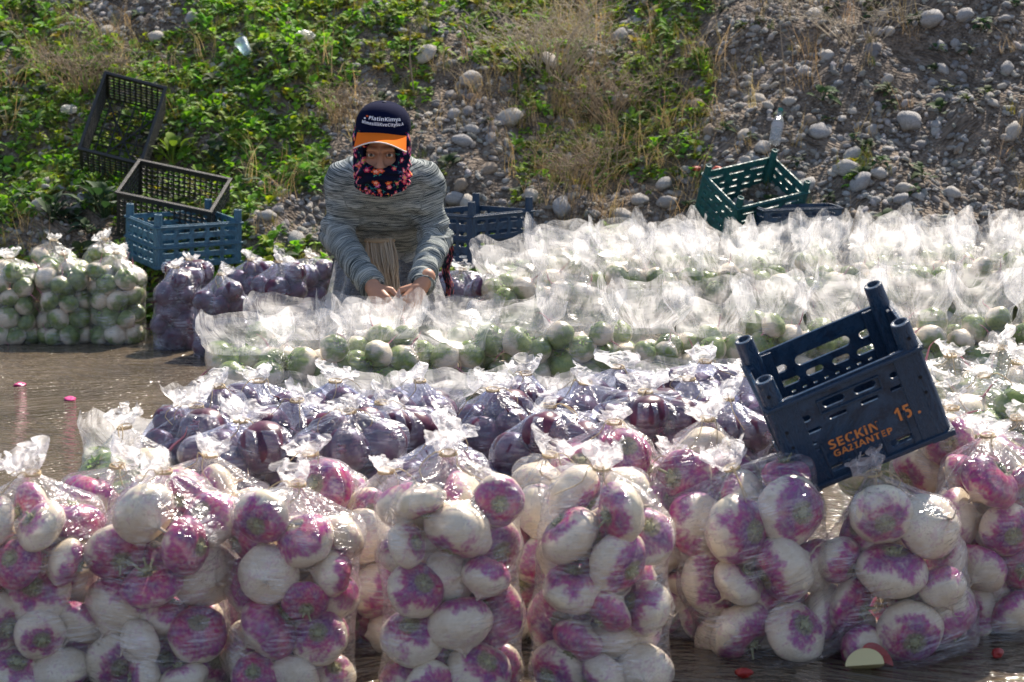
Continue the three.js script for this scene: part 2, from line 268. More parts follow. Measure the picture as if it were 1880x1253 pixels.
for (let k = 0; k < 10; k++) { const [x, y] = [[380, 60], [470, 190], [420, 240], [520, 260], [560, 330], [60, 240], [640, 90], [860, 60], [1160, 240], [950, 280]][k]; leafyPlant(x, y, ['sunlit leafy weed near the top of the bank, left part', 'leafy weed in the middle of the green slope', 'leafy weed right of the upper black crate', 'leafy weed on the green slope left of the cap', 'leafy weed low on the slope left of the worker', 'leafy weed at the left edge of the green slope', 'leafy weed high on the bank above the worker', 'leafy weed at top of bank above the pebble patch', 'leafy weed below the bare twig tangle', 'leafy weed beside the pebbles right of the worker'][k], 11, rr(0.045, 0.065), [rr(0.1, 0.18), rr(0.22, 0.32), 0.03]); }
const twigMat = std([0.3, 0.235, 0.165], 0.9), twigPale = std([0.42, 0.36, 0.27], 0.9);
function shrub(px, py, label, n, h, spread, mat, leafy) {
  const t = thing('dry_shrub', label, 'shrub', bankAt(px, py)), stems = [], side = [];
  for (let i = 0; i < n; i++) {
    const a = rr(0, 6.28), r = spread * Math.sqrt(rnd()), hh = h * rr(0.5, 1.1), p0 = V(Math.cos(a) * r * 0.3, -0.05, Math.sin(a) * r * 0.15), p3 = V(Math.cos(a) * r * 1.25 + rr(-0.12, 0.12), hh * rr(0.45, 1), Math.sin(a) * r * 0.6 + 0.16);
    const p1 = p0.clone().lerp(p3, 0.4).add(V(rr(-0.09, 0.09), rr(0.02, 0.11), rr(-0.05, 0.05))), p2 = p0.clone().lerp(p3, 0.75).add(V(rr(-0.08, 0.08), rr(-0.02, 0.09), rr(-0.04, 0.04)));
    stems.push(tube([p0, p1, p2, p3], 0.0032, 0.001, 9, 4));
    for (let k = 0; k < 5; k++) { const q = p1.clone().lerp(p3, rnd()), l = h * rr(0.12, 0.35), b = V(rr(-1, 1), rr(0, 1), rr(-0.6, 0.6)).normalize(); side.push(tube([q, q.clone().addScaledVector(b, l * 0.5).add(V(0, rr(-0.01, 0.02), 0)), q.clone().addScaledVector(b, l)], 0.0015, 0.0007, 4, 3)); }
  }
  for (const g of stems) mesh('stem', g, mat, t); mesh('twigs', mergeGeometries(side), mat, t).userData.kind = 'stuff';
  if (leafy) { const lv = []; for (let i = 0; i < leafy; i++) { const a = rr(0, 6.28), r = spread * Math.sqrt(rnd()), g = leafGeo(0.02, 0.005, 0.4); g.rotateX(rr(-1, 1)); g.rotateY(a); g.translate(Math.cos(a) * r, h * rr(0.15, 0.95), Math.sin(a) * r * 0.5 + 0.08); lv.push(g); } mesh('leaves', mergeGeometries(lv), leafMat([0.13, 0.15, 0.04]), t).userData.kind = 'stuff'; }
}
shrub(165, 165, 'brown dry shrub with small leaves at upper left of the bank', 46, 0.3, 0.3, twigMat, 260);
shrub(1010, 130, 'large tangle of bare pale twigs at the top centre of the bank', 60, 0.46, 0.42, twigPale, 0);
shrub(1130, 215, 'sparse dry shrub on the bank below the bare twig tangle', 34, 0.34, 0.3, twigMat, 160);
shrub(1580, 70, 'bare grey twiggy shrub at the top right of the bank', 22, 0.26, 0.36, twigPale, 0);
shrub(640, 215, 'small brown dead weed behind the worker\'s shoulder', 24, 0.2, 0.16, twigMat, 60);
shrub(1060, 340, 'dry grassy weed above the clear bags, right of the navy crate', 34, 0.28, 0.2, twigMat, 120);
for (const [a, b, c, lab] of [[[760, 175], [752, 100], [755, 40], 'thin upright dry stalk on the bank above the worker'], [[1445, 165], [1437, 100], [1432, 45], 'thin dry stalk standing on the stony right of the bank'], [[1360, 165], [1330, 110], [1312, 120], 'thin arching dry stem at right of the green weeds']]) {
  const q = [bankAt(...a), P(...b, -bankAt(...a).z - 0.03), P(...c, -bankAt(...a).z - 0.02)]; tag(mesh('dry_stalk', tube(q, 0.005, 0.002, 10, 5), twigMat), lab, 'stalk');
}

// ------------------------------------------------------------------ vegetables
function vegSkin(kind, s, cover) {   // v = 0 at the crown, 1 at the root
  const col = [], w = 640, h = 320;
  return tex(w, h, (u, vv) => {
    const v = 1 - vv, th = v * Math.PI, ph = u * 2 * Math.PI, x = Math.sin(th) * Math.cos(ph), y = Math.cos(th), z = Math.sin(th) * Math.sin(ph);
    const n1 = fbm(x * 1.6 + s * 9, y * 1.2, z * 1.6, 4), n2 = fbm(x * 9 + s, y * 3, z * 9, 3), n3 = N3(x * 26 + s, y * 26, z * 26), st = N3(ph * 5 + s, 3, v * 2) , drip = 0.34 * n1 + 0.05 * n2 + 0.035 * N3(Math.cos(ph) * 3.4 + s, Math.sin(ph) * 3.4, v * 3) ;
    let c;
    if (kind === 'beet') {
      c = mix3([0.04, 0.008, 0.03], [0.13, 0.018, 0.055], clamp(0.35 + n1 * 1.3 + n2 * 0.6, 0, 1)); if (n3 > 0.32) c = mix3(c, [0.14, 0.09, 0.06], 0.5);
      if (v < 0.1) c = mix3([0.16, 0.05, 0.05], c, v / 0.1);
      return c;
    }
    const cream = mix3([0.64, 0.53, 0.36], [0.8, 0.73, 0.57], clamp(0.55 + n1 + n2 * 0.5, 0, 1));
    c = cream;
    if (kind === 'purple') {
      const t = smoothstep(cover + drip * 1.05 + n2 * 0.035 - v, -0.05, 0.11), deep = mix3([0.38, 0.006, 0.1], [0.13, 0.005, 0.14], clamp(0.5 + n1 * 2.2, 0, 1)), p = mix3(deep, [0.5, 0.07, 0.3], clamp(v / Math.max(cover, 0.05) - 0.5 + n2 * 0.8, 0, 0.8));
      c = mix3(c, p, t * clamp(0.9 + n2 * 0.6, 0, 1));
      if (t < 0.5 && n1 + n2 > 0.26) c = mix3(c, [0.5, 0.2, 0.28], 0.35);
    } else {
      const t = smoothstep(cover + 0.06 + drip - v, -0.1, 0.14); c = mix3(c, mix3([0.055, 0.12, 0.012], [0.2, 0.28, 0.05], clamp(0.5 + n1 * 1.8 + n2, 0, 1)), t * 0.95);
      if (v > 0.86) c = mix3(c, [0.55, 0.25, 0.35], (v - 0.86) * 4);
    }
    if (v < 0.14) c = mix3(c, mix3([0.12, 0.12, 0.05], [0.3, 0.28, 0.14], clamp(0.5 + n3 * 2, 0, 1)), smoothstep(0.13 + n2 * 0.06 - v, 0, 0.03) * 0.85);
    if (n3 > 0.43 && n1 > -0.05) c = mix3(c, [0.2, 0.14, 0.08], 0.6);
    if (Math.abs(st) < 0.012 && v > 0.4) c = mix3(c, [0.45, 0.36, 0.25], 0.35);
    if (v > 0.95) c = mix3(c, [0.4, 0.31, 0.2], (v - 0.95) * 14);
    return c;
  }, true);
}
function vegGeo(kind, s, nu, nv) {
  const flat = kind === 'beet' ? 0.95 : kind === 'green' ? 0.96 : [0.72, 0.82, 0.66, 0.76, 0.9, 0.7][s % 6];
  return grid(nu, nv, (u, v) => {
    const th = v * Math.PI, ph = u * 2 * Math.PI, x0 = Math.cos(ph), z0 = Math.sin(ph);
    const lump = 1 + 0.09 * N3(x0 * 1.1 + s * 7, Math.cos(th) * 1.1, z0 * 1.1) + 0.03 * N3(x0 * 3 + s, Math.cos(th) * 3, z0 * 3);
    const r = Math.sin(th) * (1 + 0.08 * Math.sin(th)) * lump, y = flat * Math.cos(th) * lump - 0.13 * Math.exp(-((th / 0.42) ** 2)) - 0.2 * Math.exp(-(((Math.PI - th) / 0.16) ** 2));
    const p = V(r * x0, y, r * z0); p.u = u; p.v = 1 - v; return p;
  }, true);
}
seed(31);
const KINDS = { purple: { n: 8, covers: [0.42, 0.31, 0.58, 0.36, 0.5, 0.27, 0.7, 0.4] }, green: { n: 4, covers: [0.5, 0.36, 0.62, 0.45] }, beet: { n: 3, covers: [0, 0, 0] } };
const stubMat = std([0.3, 0.3, 0.15], 0.85), stubGreen = std([0.2, 0.34, 0.05], 0.8), rootMat = std([0.5, 0.4, 0.3], 0.85), rootPink = std([0.5, 0.2, 0.24], 0.8), stubBeet = std([0.2, 0.04, 0.07], 0.7), rootBeet = std([0.14, 0.04, 0.05], 0.8);
function stubGeo(kind, k) {
  const parts = [], y = kind === 'beet' ? 0.8 : 0.58, n = kind === 'green' ? 9 : 8;
  for (let i = 0; i < n; i++) { const a = i / n * 6.28 + rr(-0.3, 0.3), r = rr(0.06, 0.2), h = kind === 'green' ? rr(0.12, 0.5) : rr(0.08, 0.22) * (rnd() < 0.12 ? 2.4 : 1), c = new THREE.CylinderGeometry(rr(0.03, 0.05), rr(0.05, 0.065), h, 5); c.translate(0, h / 2, 0); c.rotateX(rr(0.2, 0.75)); c.rotateY(a); c.translate(Math.sin(a) * r, y, Math.cos(a) * r); parts.push(c); }
  if (kind === 'green') for (let i = 0; i < 4; i++) { const g = leafGeo(rr(0.35, 0.6), 0.13, 0.5); g.rotateX(rr(0.1, 0.8)); g.rotateY(i * 1.6 + k); g.translate(0, y + 0.1, 0); parts.push(g); }
  const knob = new THREE.SphereGeometry(0.17, 9, 6); knob.scale(1, 0.55, 1); knob.translate(0, y + 0.05, 0); parts.push(knob);
  return mergeGeometries(parts.map((g) => (g.index ? g.toNonIndexed() : g)));
}
const rootGeo = (kind, k) => { const y = kind === 'purple' ? -0.88 : -1.08, l = kind === 'green' ? 1.15 : kind === 'beet' ? 0.6 : 0.62; return tube([V(0, y + 0.15, 0), V(rr(-0.05, 0.05), y - l * 0.3, rr(-0.05, 0.05)), V(rr(-0.25, 0.25) * l, y - l * 0.7, rr(-0.2, 0.2)), V(rr(-0.5, 0.5) * l, y - l, rr(-0.4, 0.4))], 0.075, 0.008, 8, 5); };
for (const [kind, K] of Object.entries(KINDS)) {
  K.items = [];
  for (let k = 0; k < K.n; k++) {
    const m = new THREE.MeshPhysicalMaterial({ map: vegSkin(kind, k * 1.37 + 0.5, K.covers[k]), roughness: kind === 'beet' ? 0.35 : 0.34, specularIntensity: 0.9, side: THREE.FrontSide });
    const body = new THREE.Mesh(vegGeo(kind, k, 36, 24), m); body.name = kind === 'beet' ? 'beetroot' : kind === 'green' ? 'green_turnip' : 'turnip'; body.castShadow = body.receiveShadow = true;
    mesh('stem_stub', stubGeo(kind, k), kind === 'beet' ? stubBeet : kind === 'green' ? stubGreen : stubMat, body); mesh('root', rootGeo(kind, k), kind === 'beet' ? rootBeet : kind === 'green' ? rootPink : rootMat, body);
    K.items.push(body);
  }
  K.heap = []; K.low = vegGeo(kind, 0, 16, 11);
}

// ------------------------------------------------------------------ bags
const streak = (u, v) => { const a = Math.abs(tile(u, v, 5, 4, 2, 30)), b = Math.abs(tile(u + v, v, 8, 3, 6, 22)), c = Math.abs(tile(u * 2 + 3 * v, v, 4, 3, 11, 12)); return clamp(1 - 3.2 * Math.min(a, b * 1.3, c * 1.8), 0, 1); };
const filmBump = tex(1024, 1024, (u, v) => { const drop = Math.max(0, N3(u * 150, v * 150, 7) - 0.52) * 1.6 * smoothstep(tile(u, v, 6, 2, 8), -0.05, 0.2); return 0.25 + 0.4 * Math.pow(streak(u, v), 1.5) + 0.5 * tile(u, v, 7, 3, 5) + drop; }, false);
const filmRough = tex(512, 512, (u, v) => clamp(0.55 + 1.3 * tile(u, v, 9, 4, 3) + 0.5 * Math.pow(streak(u, v), 3), 0.25, 1), false);
const cells = (n, sd) => { const p = []; seed(sd); for (let i = 0; i < n * n; i++) p.push([rnd(), rnd()]); return (u, v) => { let m = 9; const cu = Math.floor(u * n), cv = Math.floor(v * n); for (let a = -1; a <= 1; a++) for (let b = -1; b <= 1; b++) { const q = p[((cu + a + n) % n) + ((cv + b + n) % n) * n], dx = cu + a + q[0] - u * n, dy = cv + b + q[1] - v * n; m = Math.min(m, Math.hypot(dx, dy)); } return m; }; };
const cA = cells(4, 5), cB = cells(9, 6), crumple = tex(1024, 1024, (u, v) => { const w = 0.05 * tile(u, v, 8, 2, 3), a = cA((u + w + 1) % 1, (v - w + 1) % 1), b = cB((u - w + 1) % 1, (v + w + 1) % 1); return clamp(0.75 * a + 0.25 * b + 0.12 * Math.pow(streak(v, u), 3) + 0.3 * tile(u, v, 5, 3, 5), 0, 1.4) / 1.4; }, false);
const filmMat = (c, t, r, b, extra = {}) => new THREE.MeshPhysicalMaterial({ color: lin(...c), transmission: t, roughness: r, thickness: 0, ior: 1.5, bumpMap: filmBump, bumpScale: b, roughnessMap: filmRough, side: THREE.DoubleSide, ...extra });
// white lines painted in for highlights along the taut film, plus clinging droplets
const glintsAndDrops = tex(1024, 1024, (u, v) => { const a = Math.abs(tile(u, v, 3, 4, 4, 64)), b = Math.abs(tile(u + 2 * v, v, 5, 3, 8, 40)), where = smoothstep(tile(u, v, 7, 2, 12), -0.02, 0.3), l = Math.pow(clamp(1 - 5 * a, 0, 1), 2) * where + 0.6 * Math.pow(clamp(1 - 6 * b, 0, 1), 2) * smoothstep(tile(u, v, 6, 2, 22), 0, 0.3), w = smoothstep(tile(u, v, 5, 3, 31), 0, 0.4) * 0.12, d = smoothstep(N3(u * 190, v * 190, 4), 0.42, 0.6) * smoothstep(tile(u, v, 5, 2, 40), 0.0, 0.25); return clamp(1 - 0.3 * l - w * 0.25 - 0.35 * d, 0.3, 1); }, false);
const FILM = { body: filmMat([0.95, 0.95, 0.97], 0.99, 0.22, 0.008, { transmissionMap: glintsAndDrops }), beet: filmMat([0.86, 0.89, 1], 0.955, 0.25, 0.006, { transmissionMap: glintsAndDrops }), tuft: filmMat([0.97, 0.97, 0.98], 0.96, 0.66, 0.016, { bumpMap: crumple }), open: filmMat([0.97, 0.97, 0.98], 0.975, 0.5, 0.011, { bumpMap: crumple }) };
const tieMat = std([0.5, 0.38, 0.22], 0.8);
const ring3 = (x, z, a, b) => Math.pow(Math.pow(Math.abs(x) / a, 3) + Math.pow(Math.abs(z) / b, 3), 1 / 3);
function pack(a, b, floor, top, rmin, rmax, slop = 0) {
  const S = []; let y = floor;
  const vol = 3.4 * a * b * (top - floor) * (slop < 0 ? 0.94 : 0.7), n = Math.max(5, Math.round(vol / (4.19 * ((rmin + rmax) / 2) ** 3 * 0.95)));
  for (let i = 0; i < n; i++) { const r = rr(rmin, rmax); S.push({ x: rr(-a, a) * 0.6, z: rr(-b, b) * 0.6, y: floor + r + (top - floor) * (i / n), r }); }
  for (let it = 0; it < 300; it++) {
    for (const s of S) s.y -= 0.0016 * (it < 200 ? 1 : 0.2);
    for (let i = 0; i < n; i++) for (let j = 0; j < i; j++) {
      const p = S[i], q = S[j], dx = p.x - q.x, dy = p.y - q.y, dz = p.z - q.z, l = Math.hypot(dx, dy, dz) || 1e-5, o = (p.r + q.r) * 0.97 - l;
      if (o > 0) { const k = o * 0.5 / l; p.x += dx * k; p.y += dy * k; p.z += dz * k; q.x -= dx * k; q.y -= dy * k; q.z -= dz * k; }
    }
    for (const s of S) { const e = ring3(s.x, s.z, a - s.r, b - s.r); if (e > 1) { s.x /= e; s.z /= e; } if (s.y < floor + s.r * 0.9) s.y = floor + s.r * 0.9; }
  }
  return S.filter((q) => q.y + q.r < top + slop + (q.x * q.x + q.z * q.z < 0.0016 ? -0.03 : -0.008));
}
const NU = 108;
// how far the film stands from the bag's axis, by height and angle: pulled tight round what is inside
function shrink(S, rows, yOf, lowest, neck, a, b) {
  const R = [], raw = [];
  for (let j = 0; j <= rows; j++) {
    const y = yOf(j); R.push(new Float32Array(NU)); raw.push(new Float32Array(NU));
    for (let i = 0; i < NU; i++) {
      const th = i / NU * 6.2832, cx = Math.cos(th), cz = Math.sin(th); let m = lowest(y) / ring3(cx, cz, 1, b / a);
      for (const s of S) { const r = s.r * 1.06 + 0.003, dy = y - s.y; if (Math.abs(dy) > r) continue; const d = cx * s.x + cz * s.z, pp = s.x * s.x + s.z * s.z - d * d + dy * dy; if (pp < r * r) m = Math.max(m, d + Math.sqrt(r * r - pp)); }
      raw[j][i] = R[j][i] = m;
    }
  }
  for (let i = 0; i < NU; i++) if (neck) R[rows][i] = neck;
  for (let it = 0; it < 70; it++) for (let j = 0; j <= rows - (neck ? 1 : 0); j++) for (let i = 0; i < NU; i++) {
    const l = R[j][(i + NU - 1) % NU], r = R[j][(i + 1) % NU], d = R[Math.max(0, j - 1)][i], u = R[Math.min(rows, j + 1)][i];
    R[j][i] = Math.max(raw[j][i], (l + r) * 0.28 + (d + u) * 0.22 - 0.00003);
  }
  return R;
}
const clumpOf = (k) => (x) => 1;
let nBag = 0;
const eye = camera.position;
/* s: { px, py, d: where the photograph shows the neck (tied) or the top of the contents (open); kind; w; dep; turn; lean; roll; label; ref; group } */
function bag(s) {
  seed(1000 + 37 * nBag++);
  const neckAt = P(s.px, s.py, s.d), H = neckAt.y, a = s.w / 2, b = (s.dep ?? s.w * 0.8) / 2, open = !!s.open, kind = s.kind;
  const [rmin, rmax] = s.r ?? (kind === 'purple' ? [0.039, 0.061] : kind === 'beet' ? [0.036, 0.056] : [0.034, 0.047]);
  const g = thing(s.name ?? (kind === 'beet' ? 'beetroot_bag' : 'turnip_bag'), s.label, 'bag', V(neckAt.x - (s.roll ?? 0) * -H * 0 , 0, neckAt.z), s.group);
  g.rotation.set(s.lean ?? 0, s.turn ?? rr(-0.3, 0.3), s.roll ?? 0, 'ZXY');
  g.position.x += Math.sin(s.roll ?? 0) * H; g.position.z -= Math.sin(s.lean ?? 0) * H; g.updateMatrixWorld(true);
  const fill = open ? H : H - (s.gap ?? (kind === 'beet' ? -0.012 : kind === 'purple' ? -0.006 : 0.005)), floor = s.floor ?? 0.0, S = pack(a, b, floor, fill, rmin, rmax, open ? 0.02 : -0.001);
  if (!open) { // one more on top, settling under the knot
    const r = Math.min(rmin * rr(1, 1.15), a * 0.5), ox = rr(-0.02, 0.02), oz = rr(-0.02, 0.025), hit = (y) => S.some((q) => Math.hypot(q.x - ox, q.y - y, q.z - oz) < (q.r + r) * 0.9);
    let y = H - 0.012 - r; if (!hit(y)) { while (!hit(y) && y > floor + r) y -= 0.004; S.push({ x: ox, y, z: oz, r }); }
  }
  const rows = open ? 44 : 60, topY = open ? Math.max(H - 0.03, ...S.map((q) => q.y + q.r)) : H;
  const low = (y) => (y < floor + 0.03 ? a * 0.93 : y < topY * 0.7 ? a * (s.slack ?? 0.72) : 0.02);
  const neckR = open ? 0 : 0.014;
  const yOf = (j) => topY * Math.pow(j / rows, 0.95), R = shrink(S, rows, yOf, low, neckR, a, b);
  const Rat = (th, t) => { const i = ((th / 6.2832) % 1 + 1) % 1 * NU, i0 = Math.floor(i) % NU, f = i - Math.floor(i), j = clamp(t * rows, 0, rows), j0 = Math.min(rows - 1, Math.floor(j)), h = j - j0, L = (q) => lerp(R[q][i0], R[q][(i0 + 1) % NU], f); return lerp(L(j0), L(j0 + 1), h); };
  const sd = nBag * 3.7, pleat = (th, k) => Math.sin(th * k + sd + 1.6 * Math.sin(th * 2 + sd)) * 0.6 + Math.sin(th * (k * 2 - 3) + sd * 2) * 0.4;
  const pt = (R0, th, y) => V(Math.cos(th) * R0, y, Math.sin(th) * R0);
  // the film round the contents
  const film = grid(NU, rows + 3, (u, v) => {
    const th = u * 6.28318530718, jj = v * (rows + 3) - 3;
    if (jj < 0) { const p = pt(Rat(th, 0) * (1 + jj / 3), th, 0.0015 - jj * 0.0005); p.u = p.x * 2.2; p.v = p.z * 2.2; return p; }
    const t = jj / rows, y = yOf(jj); let r = Rat(th, t);
    if (!open) { const k = smoothstep(t, 0.72, 0.97); r *= 1 + k * 0.16 * pleat(th, 11); }
    r += 0.0022 * Math.abs(N3(Math.cos(th) * 2.5 + sd, y * 26, Math.sin(th) * 2.5)) * (y > 0.01 ? 1 : 0);
    const p = pt(r, th, y); p.u = th * 0.13 * 2.2 + sd; p.v = y * 2.2; return p;
  }, true);
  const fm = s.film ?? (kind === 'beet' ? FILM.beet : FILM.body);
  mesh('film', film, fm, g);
  if (!open) {
    const tl = s.tuft ?? rr(0.04, 0.066), ta = s.tuftTurn ?? rr(-0.7, 0.7), tb = rr(-0.35, 0.35), wid = rr(0.027, 0.046), nv = 22;
    const tg = grid(96, nv, (u, v) => {
      const th = u * 6.28318530718, t = v, k = Math.pow(t, 0.65), len = tl * (0.8 + 0.32 * N3(Math.cos(th) * 1.6 + sd, Math.sin(th) * 1.6, 3) + 0.12 * pleat(th, 7));
      let r = 0.013 + (wid - 0.013) * Math.sin(Math.min(1, k * 1.05) * 1.5) * (1 + 0.4 * pleat(th, 5) * smoothstep(t, 0.05, 0.4) + 0.12 * pleat(th, 11) * t);
      const c = 0.011 * smoothstep(t, 0.1, 0.6), x = Math.cos(th) * r, z = Math.sin(th) * r * 0.75, y = len * t * (1 - 0.12 * t);
      const q = V(x + c * N3(x * 55 + sd, y * 50, z * 55) * 2, y + c * N3(x * 40, y * 45 + sd, z * 40), z + c * N3(x * 55, y * 50, z * 55 + sd) * 2);
      q.u = th * 0.06 + sd; q.v = y * 3; return q;
    }, true);
    tg.rotateZ(-ta); tg.rotateX(tb); tg.translate(0, topY, 0); mesh('gathered_top', tg, FILM.tuft, g);
    const knot = [new THREE.TorusGeometry(0.0155, 0.0022, 6, 18).rotateX(Math.PI / 2), new THREE.TorusGeometry(0.0155, 0.0018, 6, 18).rotateX(Math.PI / 2 + 0.2).translate(0, 0.004, 0)];
    for (let k = 0; k < 2; k++) { const an = 1.57 + rr(-1, 1), l = rr(0.03, 0.09), o = V(Math.cos(an), 0, Math.sin(an)); knot.push(tube([o.clone().multiplyScalar(0.015), o.clone().multiplyScalar(0.03).add(V(0, 0.012, 0)), o.clone().multiplyScalar(0.035 + l * 0.4).add(V(rr(-0.02, 0.02), -l * 0.2, 0)), o.clone().multiplyScalar(0.04 + l * 0.5).add(V(rr(-0.03, 0.03), -l * 0.6, 0))], 0.0014, 0.0009, 8, 4)); }
    const kg = mergeGeometries(knot.map((q) => q.toNonIndexed())); kg.translate(0, topY, 0); mesh('tie', kg, tieMat, g);
  } else {
    const ht = s.up ?? rr(0.1, 0.15), fa = a * rr(1.12, 1.28), fb = b * rr(0.2, 0.7), lx = rr(-0.03, 0.03), lz = rr(-0.05, 0.03), tw = rr(-0.3, 0.3), start = topY * 0.93;
    const og = grid(120, 34, (u, v) => {
      const th = u * 6.28318530718, t = v, e = smoothstep(t, 0, 0.75), bl = e * 0.95;
      const hh = ht * (0.86 + 0.6 * N3(Math.cos(th) * 1.3 + sd, Math.sin(th) * 1.3, 1) + 0.1 * pleat(th, 3)) + (topY - start), y = start + hh * t, r0 = Rat(th, Math.min(1, Math.pow(Math.min(y, topY) / topY, 1 / 0.95))) + 0.001;
      const x0 = Math.cos(th) * Math.max(r0, 0.05), z0 = Math.sin(th) * Math.max(r0, 0.04), sq = Math.sign(Math.cos(th)) * Math.pow(Math.abs(Math.cos(th)), 0.7);
      let x = lerp(x0, fa * sq * Math.cos(tw) , bl) + lx * t, z = lerp(z0, fb * Math.sin(th) + fa * sq * Math.sin(tw) * 0.4, bl) + lz * t;
      const A = 0.017 * smoothstep(t, 0.02, 0.35), f = 13, rg = (q) => 0.35 - Math.abs(N3(x * f + q + sd, y * f * 0.8, z * f + q)), dn = rg(0) * 1.6 + 0.5 * rg(9) * N3(x * 30, y * 24 + sd, z * 30);
      const n = V(Math.cos(th), 0, Math.sin(th)); const p = V(x + n.x * A * dn + 0.012 * A * 50 * N3(y * 9 + sd, x * 6, 1) * 0.6, y + A * 0.5 * N3(x * 20 + sd, 2, z * 20), z + (n.z + 0.4) * A * dn * 1.6 + A * 1.3 * N3(x * 7 + sd, y * 7, 4)); p.v = th * 0.13 * 1.6 + sd; p.u = y * 1.3; return p;
    }, true);
    mesh('open_top', og, FILM.open, g);
  }
  // the contents: those that show are things of their own
  const K = KINDS[kind], M = g.matrixWorld, world = S.map((q) => V(q.x, q.y, q.z).applyMatrix4(M));
  const shown = [], q = new THREE.Quaternion(), e = new THREE.Object3D();
  S.forEach((v, i) => {
    const w = world[i], toEye = eye.clone().sub(w).normalize(); let hid = 0;
    for (let k = 0; k < S.length; k++) if (k !== i) { const r = world[k].clone().sub(w), l = r.dot(toEye); if (l > 0 && r.addScaledVector(toEye, -l).length() < S[k].r * 0.78) hid++; }
    const [px, py] = toPhoto(w), vis = !hid && w.y > (s.showAbove ?? 0) && py < 1262 && px > -12 && px < 1890;
    let ax = V(rr(-1, 1), rr(-1, 1), rr(-1, 1)).normalize();
    if (kind === 'purple') ax.add(V(0, 0.35, rnd() < 0.72 ? 0.8 : -0.5)).normalize();
    if (kind === 'green') ax = V(rr(-0.9, 0.9), rnd() < 0.62 ? 0.55 : -0.8, rr(-0.3, 0.8)).normalize();
    e.position.copy(w); e.quaternion.setFromUnitVectors(V(0, 1, 0), ax).multiply(q.setFromAxisAngle(V(0, 1, 0), rr(0, 6.28))); e.scale.setScalar(v.r * 1.03);
    const vi = Math.floor(rnd() * K.n);
    if (vis) { const o = K.items[vi].clone(); o.position.copy(e.position); o.quaternion.copy(e.quaternion); o.scale.copy(e.scale); shown.push({ o, px, py, w, i, f: ax.dot(toEye), cover: K.covers[vi] }); }
    else if (w.y > (s.stuffAbove ?? -1)) { e.updateMatrix(); K.heap.push(e.matrix.clone()); }
  });
  const xs = shown.map((t) => t.px), ys = shown.map((t) => t.py), x0 = Math.min(...xs), x1 = Math.max(...xs), y0 = Math.min(...ys), y1 = Math.max(...ys);
  const rowsW = ['topmost', 'upper', 'upper-middle', 'lower-middle', 'lower', 'bottom'], colsW = ['at the left edge', 'left of centre', 'in the centre', 'right of centre', 'at the right edge'], seen = {};
  for (const t of shown) {
    const fr = (t.py - y0) / Math.max(y1 - y0, 1), fc = (t.px - x0) / Math.max(x1 - x0, 1), few = shown.length < 6;
    const rw = few ? (fr < 0.34 ? 'upper' : fr < 0.67 ? 'middle' : 'lower') : rowsW[Math.min(5, Math.floor(fr * 6))], cw = colsW[Math.min(4, Math.floor(fc * 5))];
    const look = kind === 'beet' ? 'dark red beetroot' : kind === 'green' ? (t.f > 0.35 ? 'green-crowned turnip' : t.f < -0.3 ? 'pale turnip' : 'half-green turnip') : t.f > 0.4 ? 'purple-topped turnip' : t.f < -0.2 ? 'mostly white turnip' : 'half-purple white turnip';
    t.rw = rw; t.key = `${rw} ${look} ${cw} ${s.ref}`; (seen[t.key] ||= []).push(t);
  }
  for (const list of Object.values(seen)) { list.sort((p, r) => p.py - r.py); list.forEach((t, k) => { t.label = list.length === 1 ? t.key : `${['higher', 'second', 'third', 'fourth', 'fifth'][k]} ${t.key}`.replace(/^second (?=.*)/, list.length === 2 ? 'lower-set ' : 'second '); }); }
  for (const t of shown) { t.o.name = numbered(kind === 'beet' ? 'beetroot' : kind === 'green' ? 'green_turnip' : 'turnip'); scene.add(t.o); tag(t.o, t.label, kind === 'beet' ? 'beetroot' : kind === 'green' ? 'green turnip' : 'turnip', `${kind === 'beet' ? 'beetroots' : 'turnips'} ${s.ref}`); }
  return g;
}
const ORD = ['first', 'second', 'third', 'fourth', 'fifth', 'sixth', 'seventh', 'eighth', 'ninth', 'tenth', 'eleventh', 'twelfth', 'thirteenth', 'fourteenth', 'fifteenth'];
const FRONT = 'tied turnip bags of the front row';
[ // px, py of the neck, distance, width, roll, lean, tuft turn
  { px: 58, py: 872, d: 3.52, w: 0.26, turn: 0.2, tuftTurn: -0.5, tuft: 0.075, label: 'clear bag of white turnips cut by the left edge, front row' },
  { px: 300, py: 868, d: 3.52, w: 0.275, turn: -0.2, tuftTurn: -0.6, roll: -0.04, label: 'clear tied bag of purple turnips, second from left in front row' },
  { px: 545, py: 890, d: 3.52, w: 0.262, turn: 0.1, tuftTurn: -0.3, roll: -0.08, label: 'clear tied bag of turnips, third from left in front row' },
  { px: 822, py: 835, d: 3.48, w: 0.27, turn: 0.15, tuftTurn: -0.1, tuft: 0.062, roll: 0.02, label: 'tall tied turnip bag with round frilled knot, centre of front row' },
  { px: 1105, py: 862, d: 3.5, w: 0.268, turn: -0.1, tuftTurn: 0.1, tuft: 0.075, label: 'clear tied turnip bag with short white tuft, right of the centre bag' },
  { px: 1345, py: 850, d: 3.76, w: 0.325, turn: -0.15, roll: 0.26, tuftTurn: -0.2, tuft: 0.07, r: [0.044, 0.066], label: 'left-leaning turnip bag with reddish turnips under the crate\'s lower corner' },
  { px: 1605, py: 866, d: 3.76, w: 0.31, turn: 0.1, roll: 0.2, tuftTurn: -0.3, tuft: 0.06, r: [0.044, 0.066], label: 'squat leaning bag of mostly white turnips directly below the crate' },
  { px: 1815, py: 800, d: 3.92, w: 0.28, turn: 0.3, roll: 0.1, tuftTurn: 0.3, r: [0.048, 0.062], label: 'clear turnip bag cut by the right edge, front row' },
].forEach((s, i) => bag({ kind: 'purple', ref: `in front-row bag ${ORD[i]} from left`, group: FRONT, ...s }));
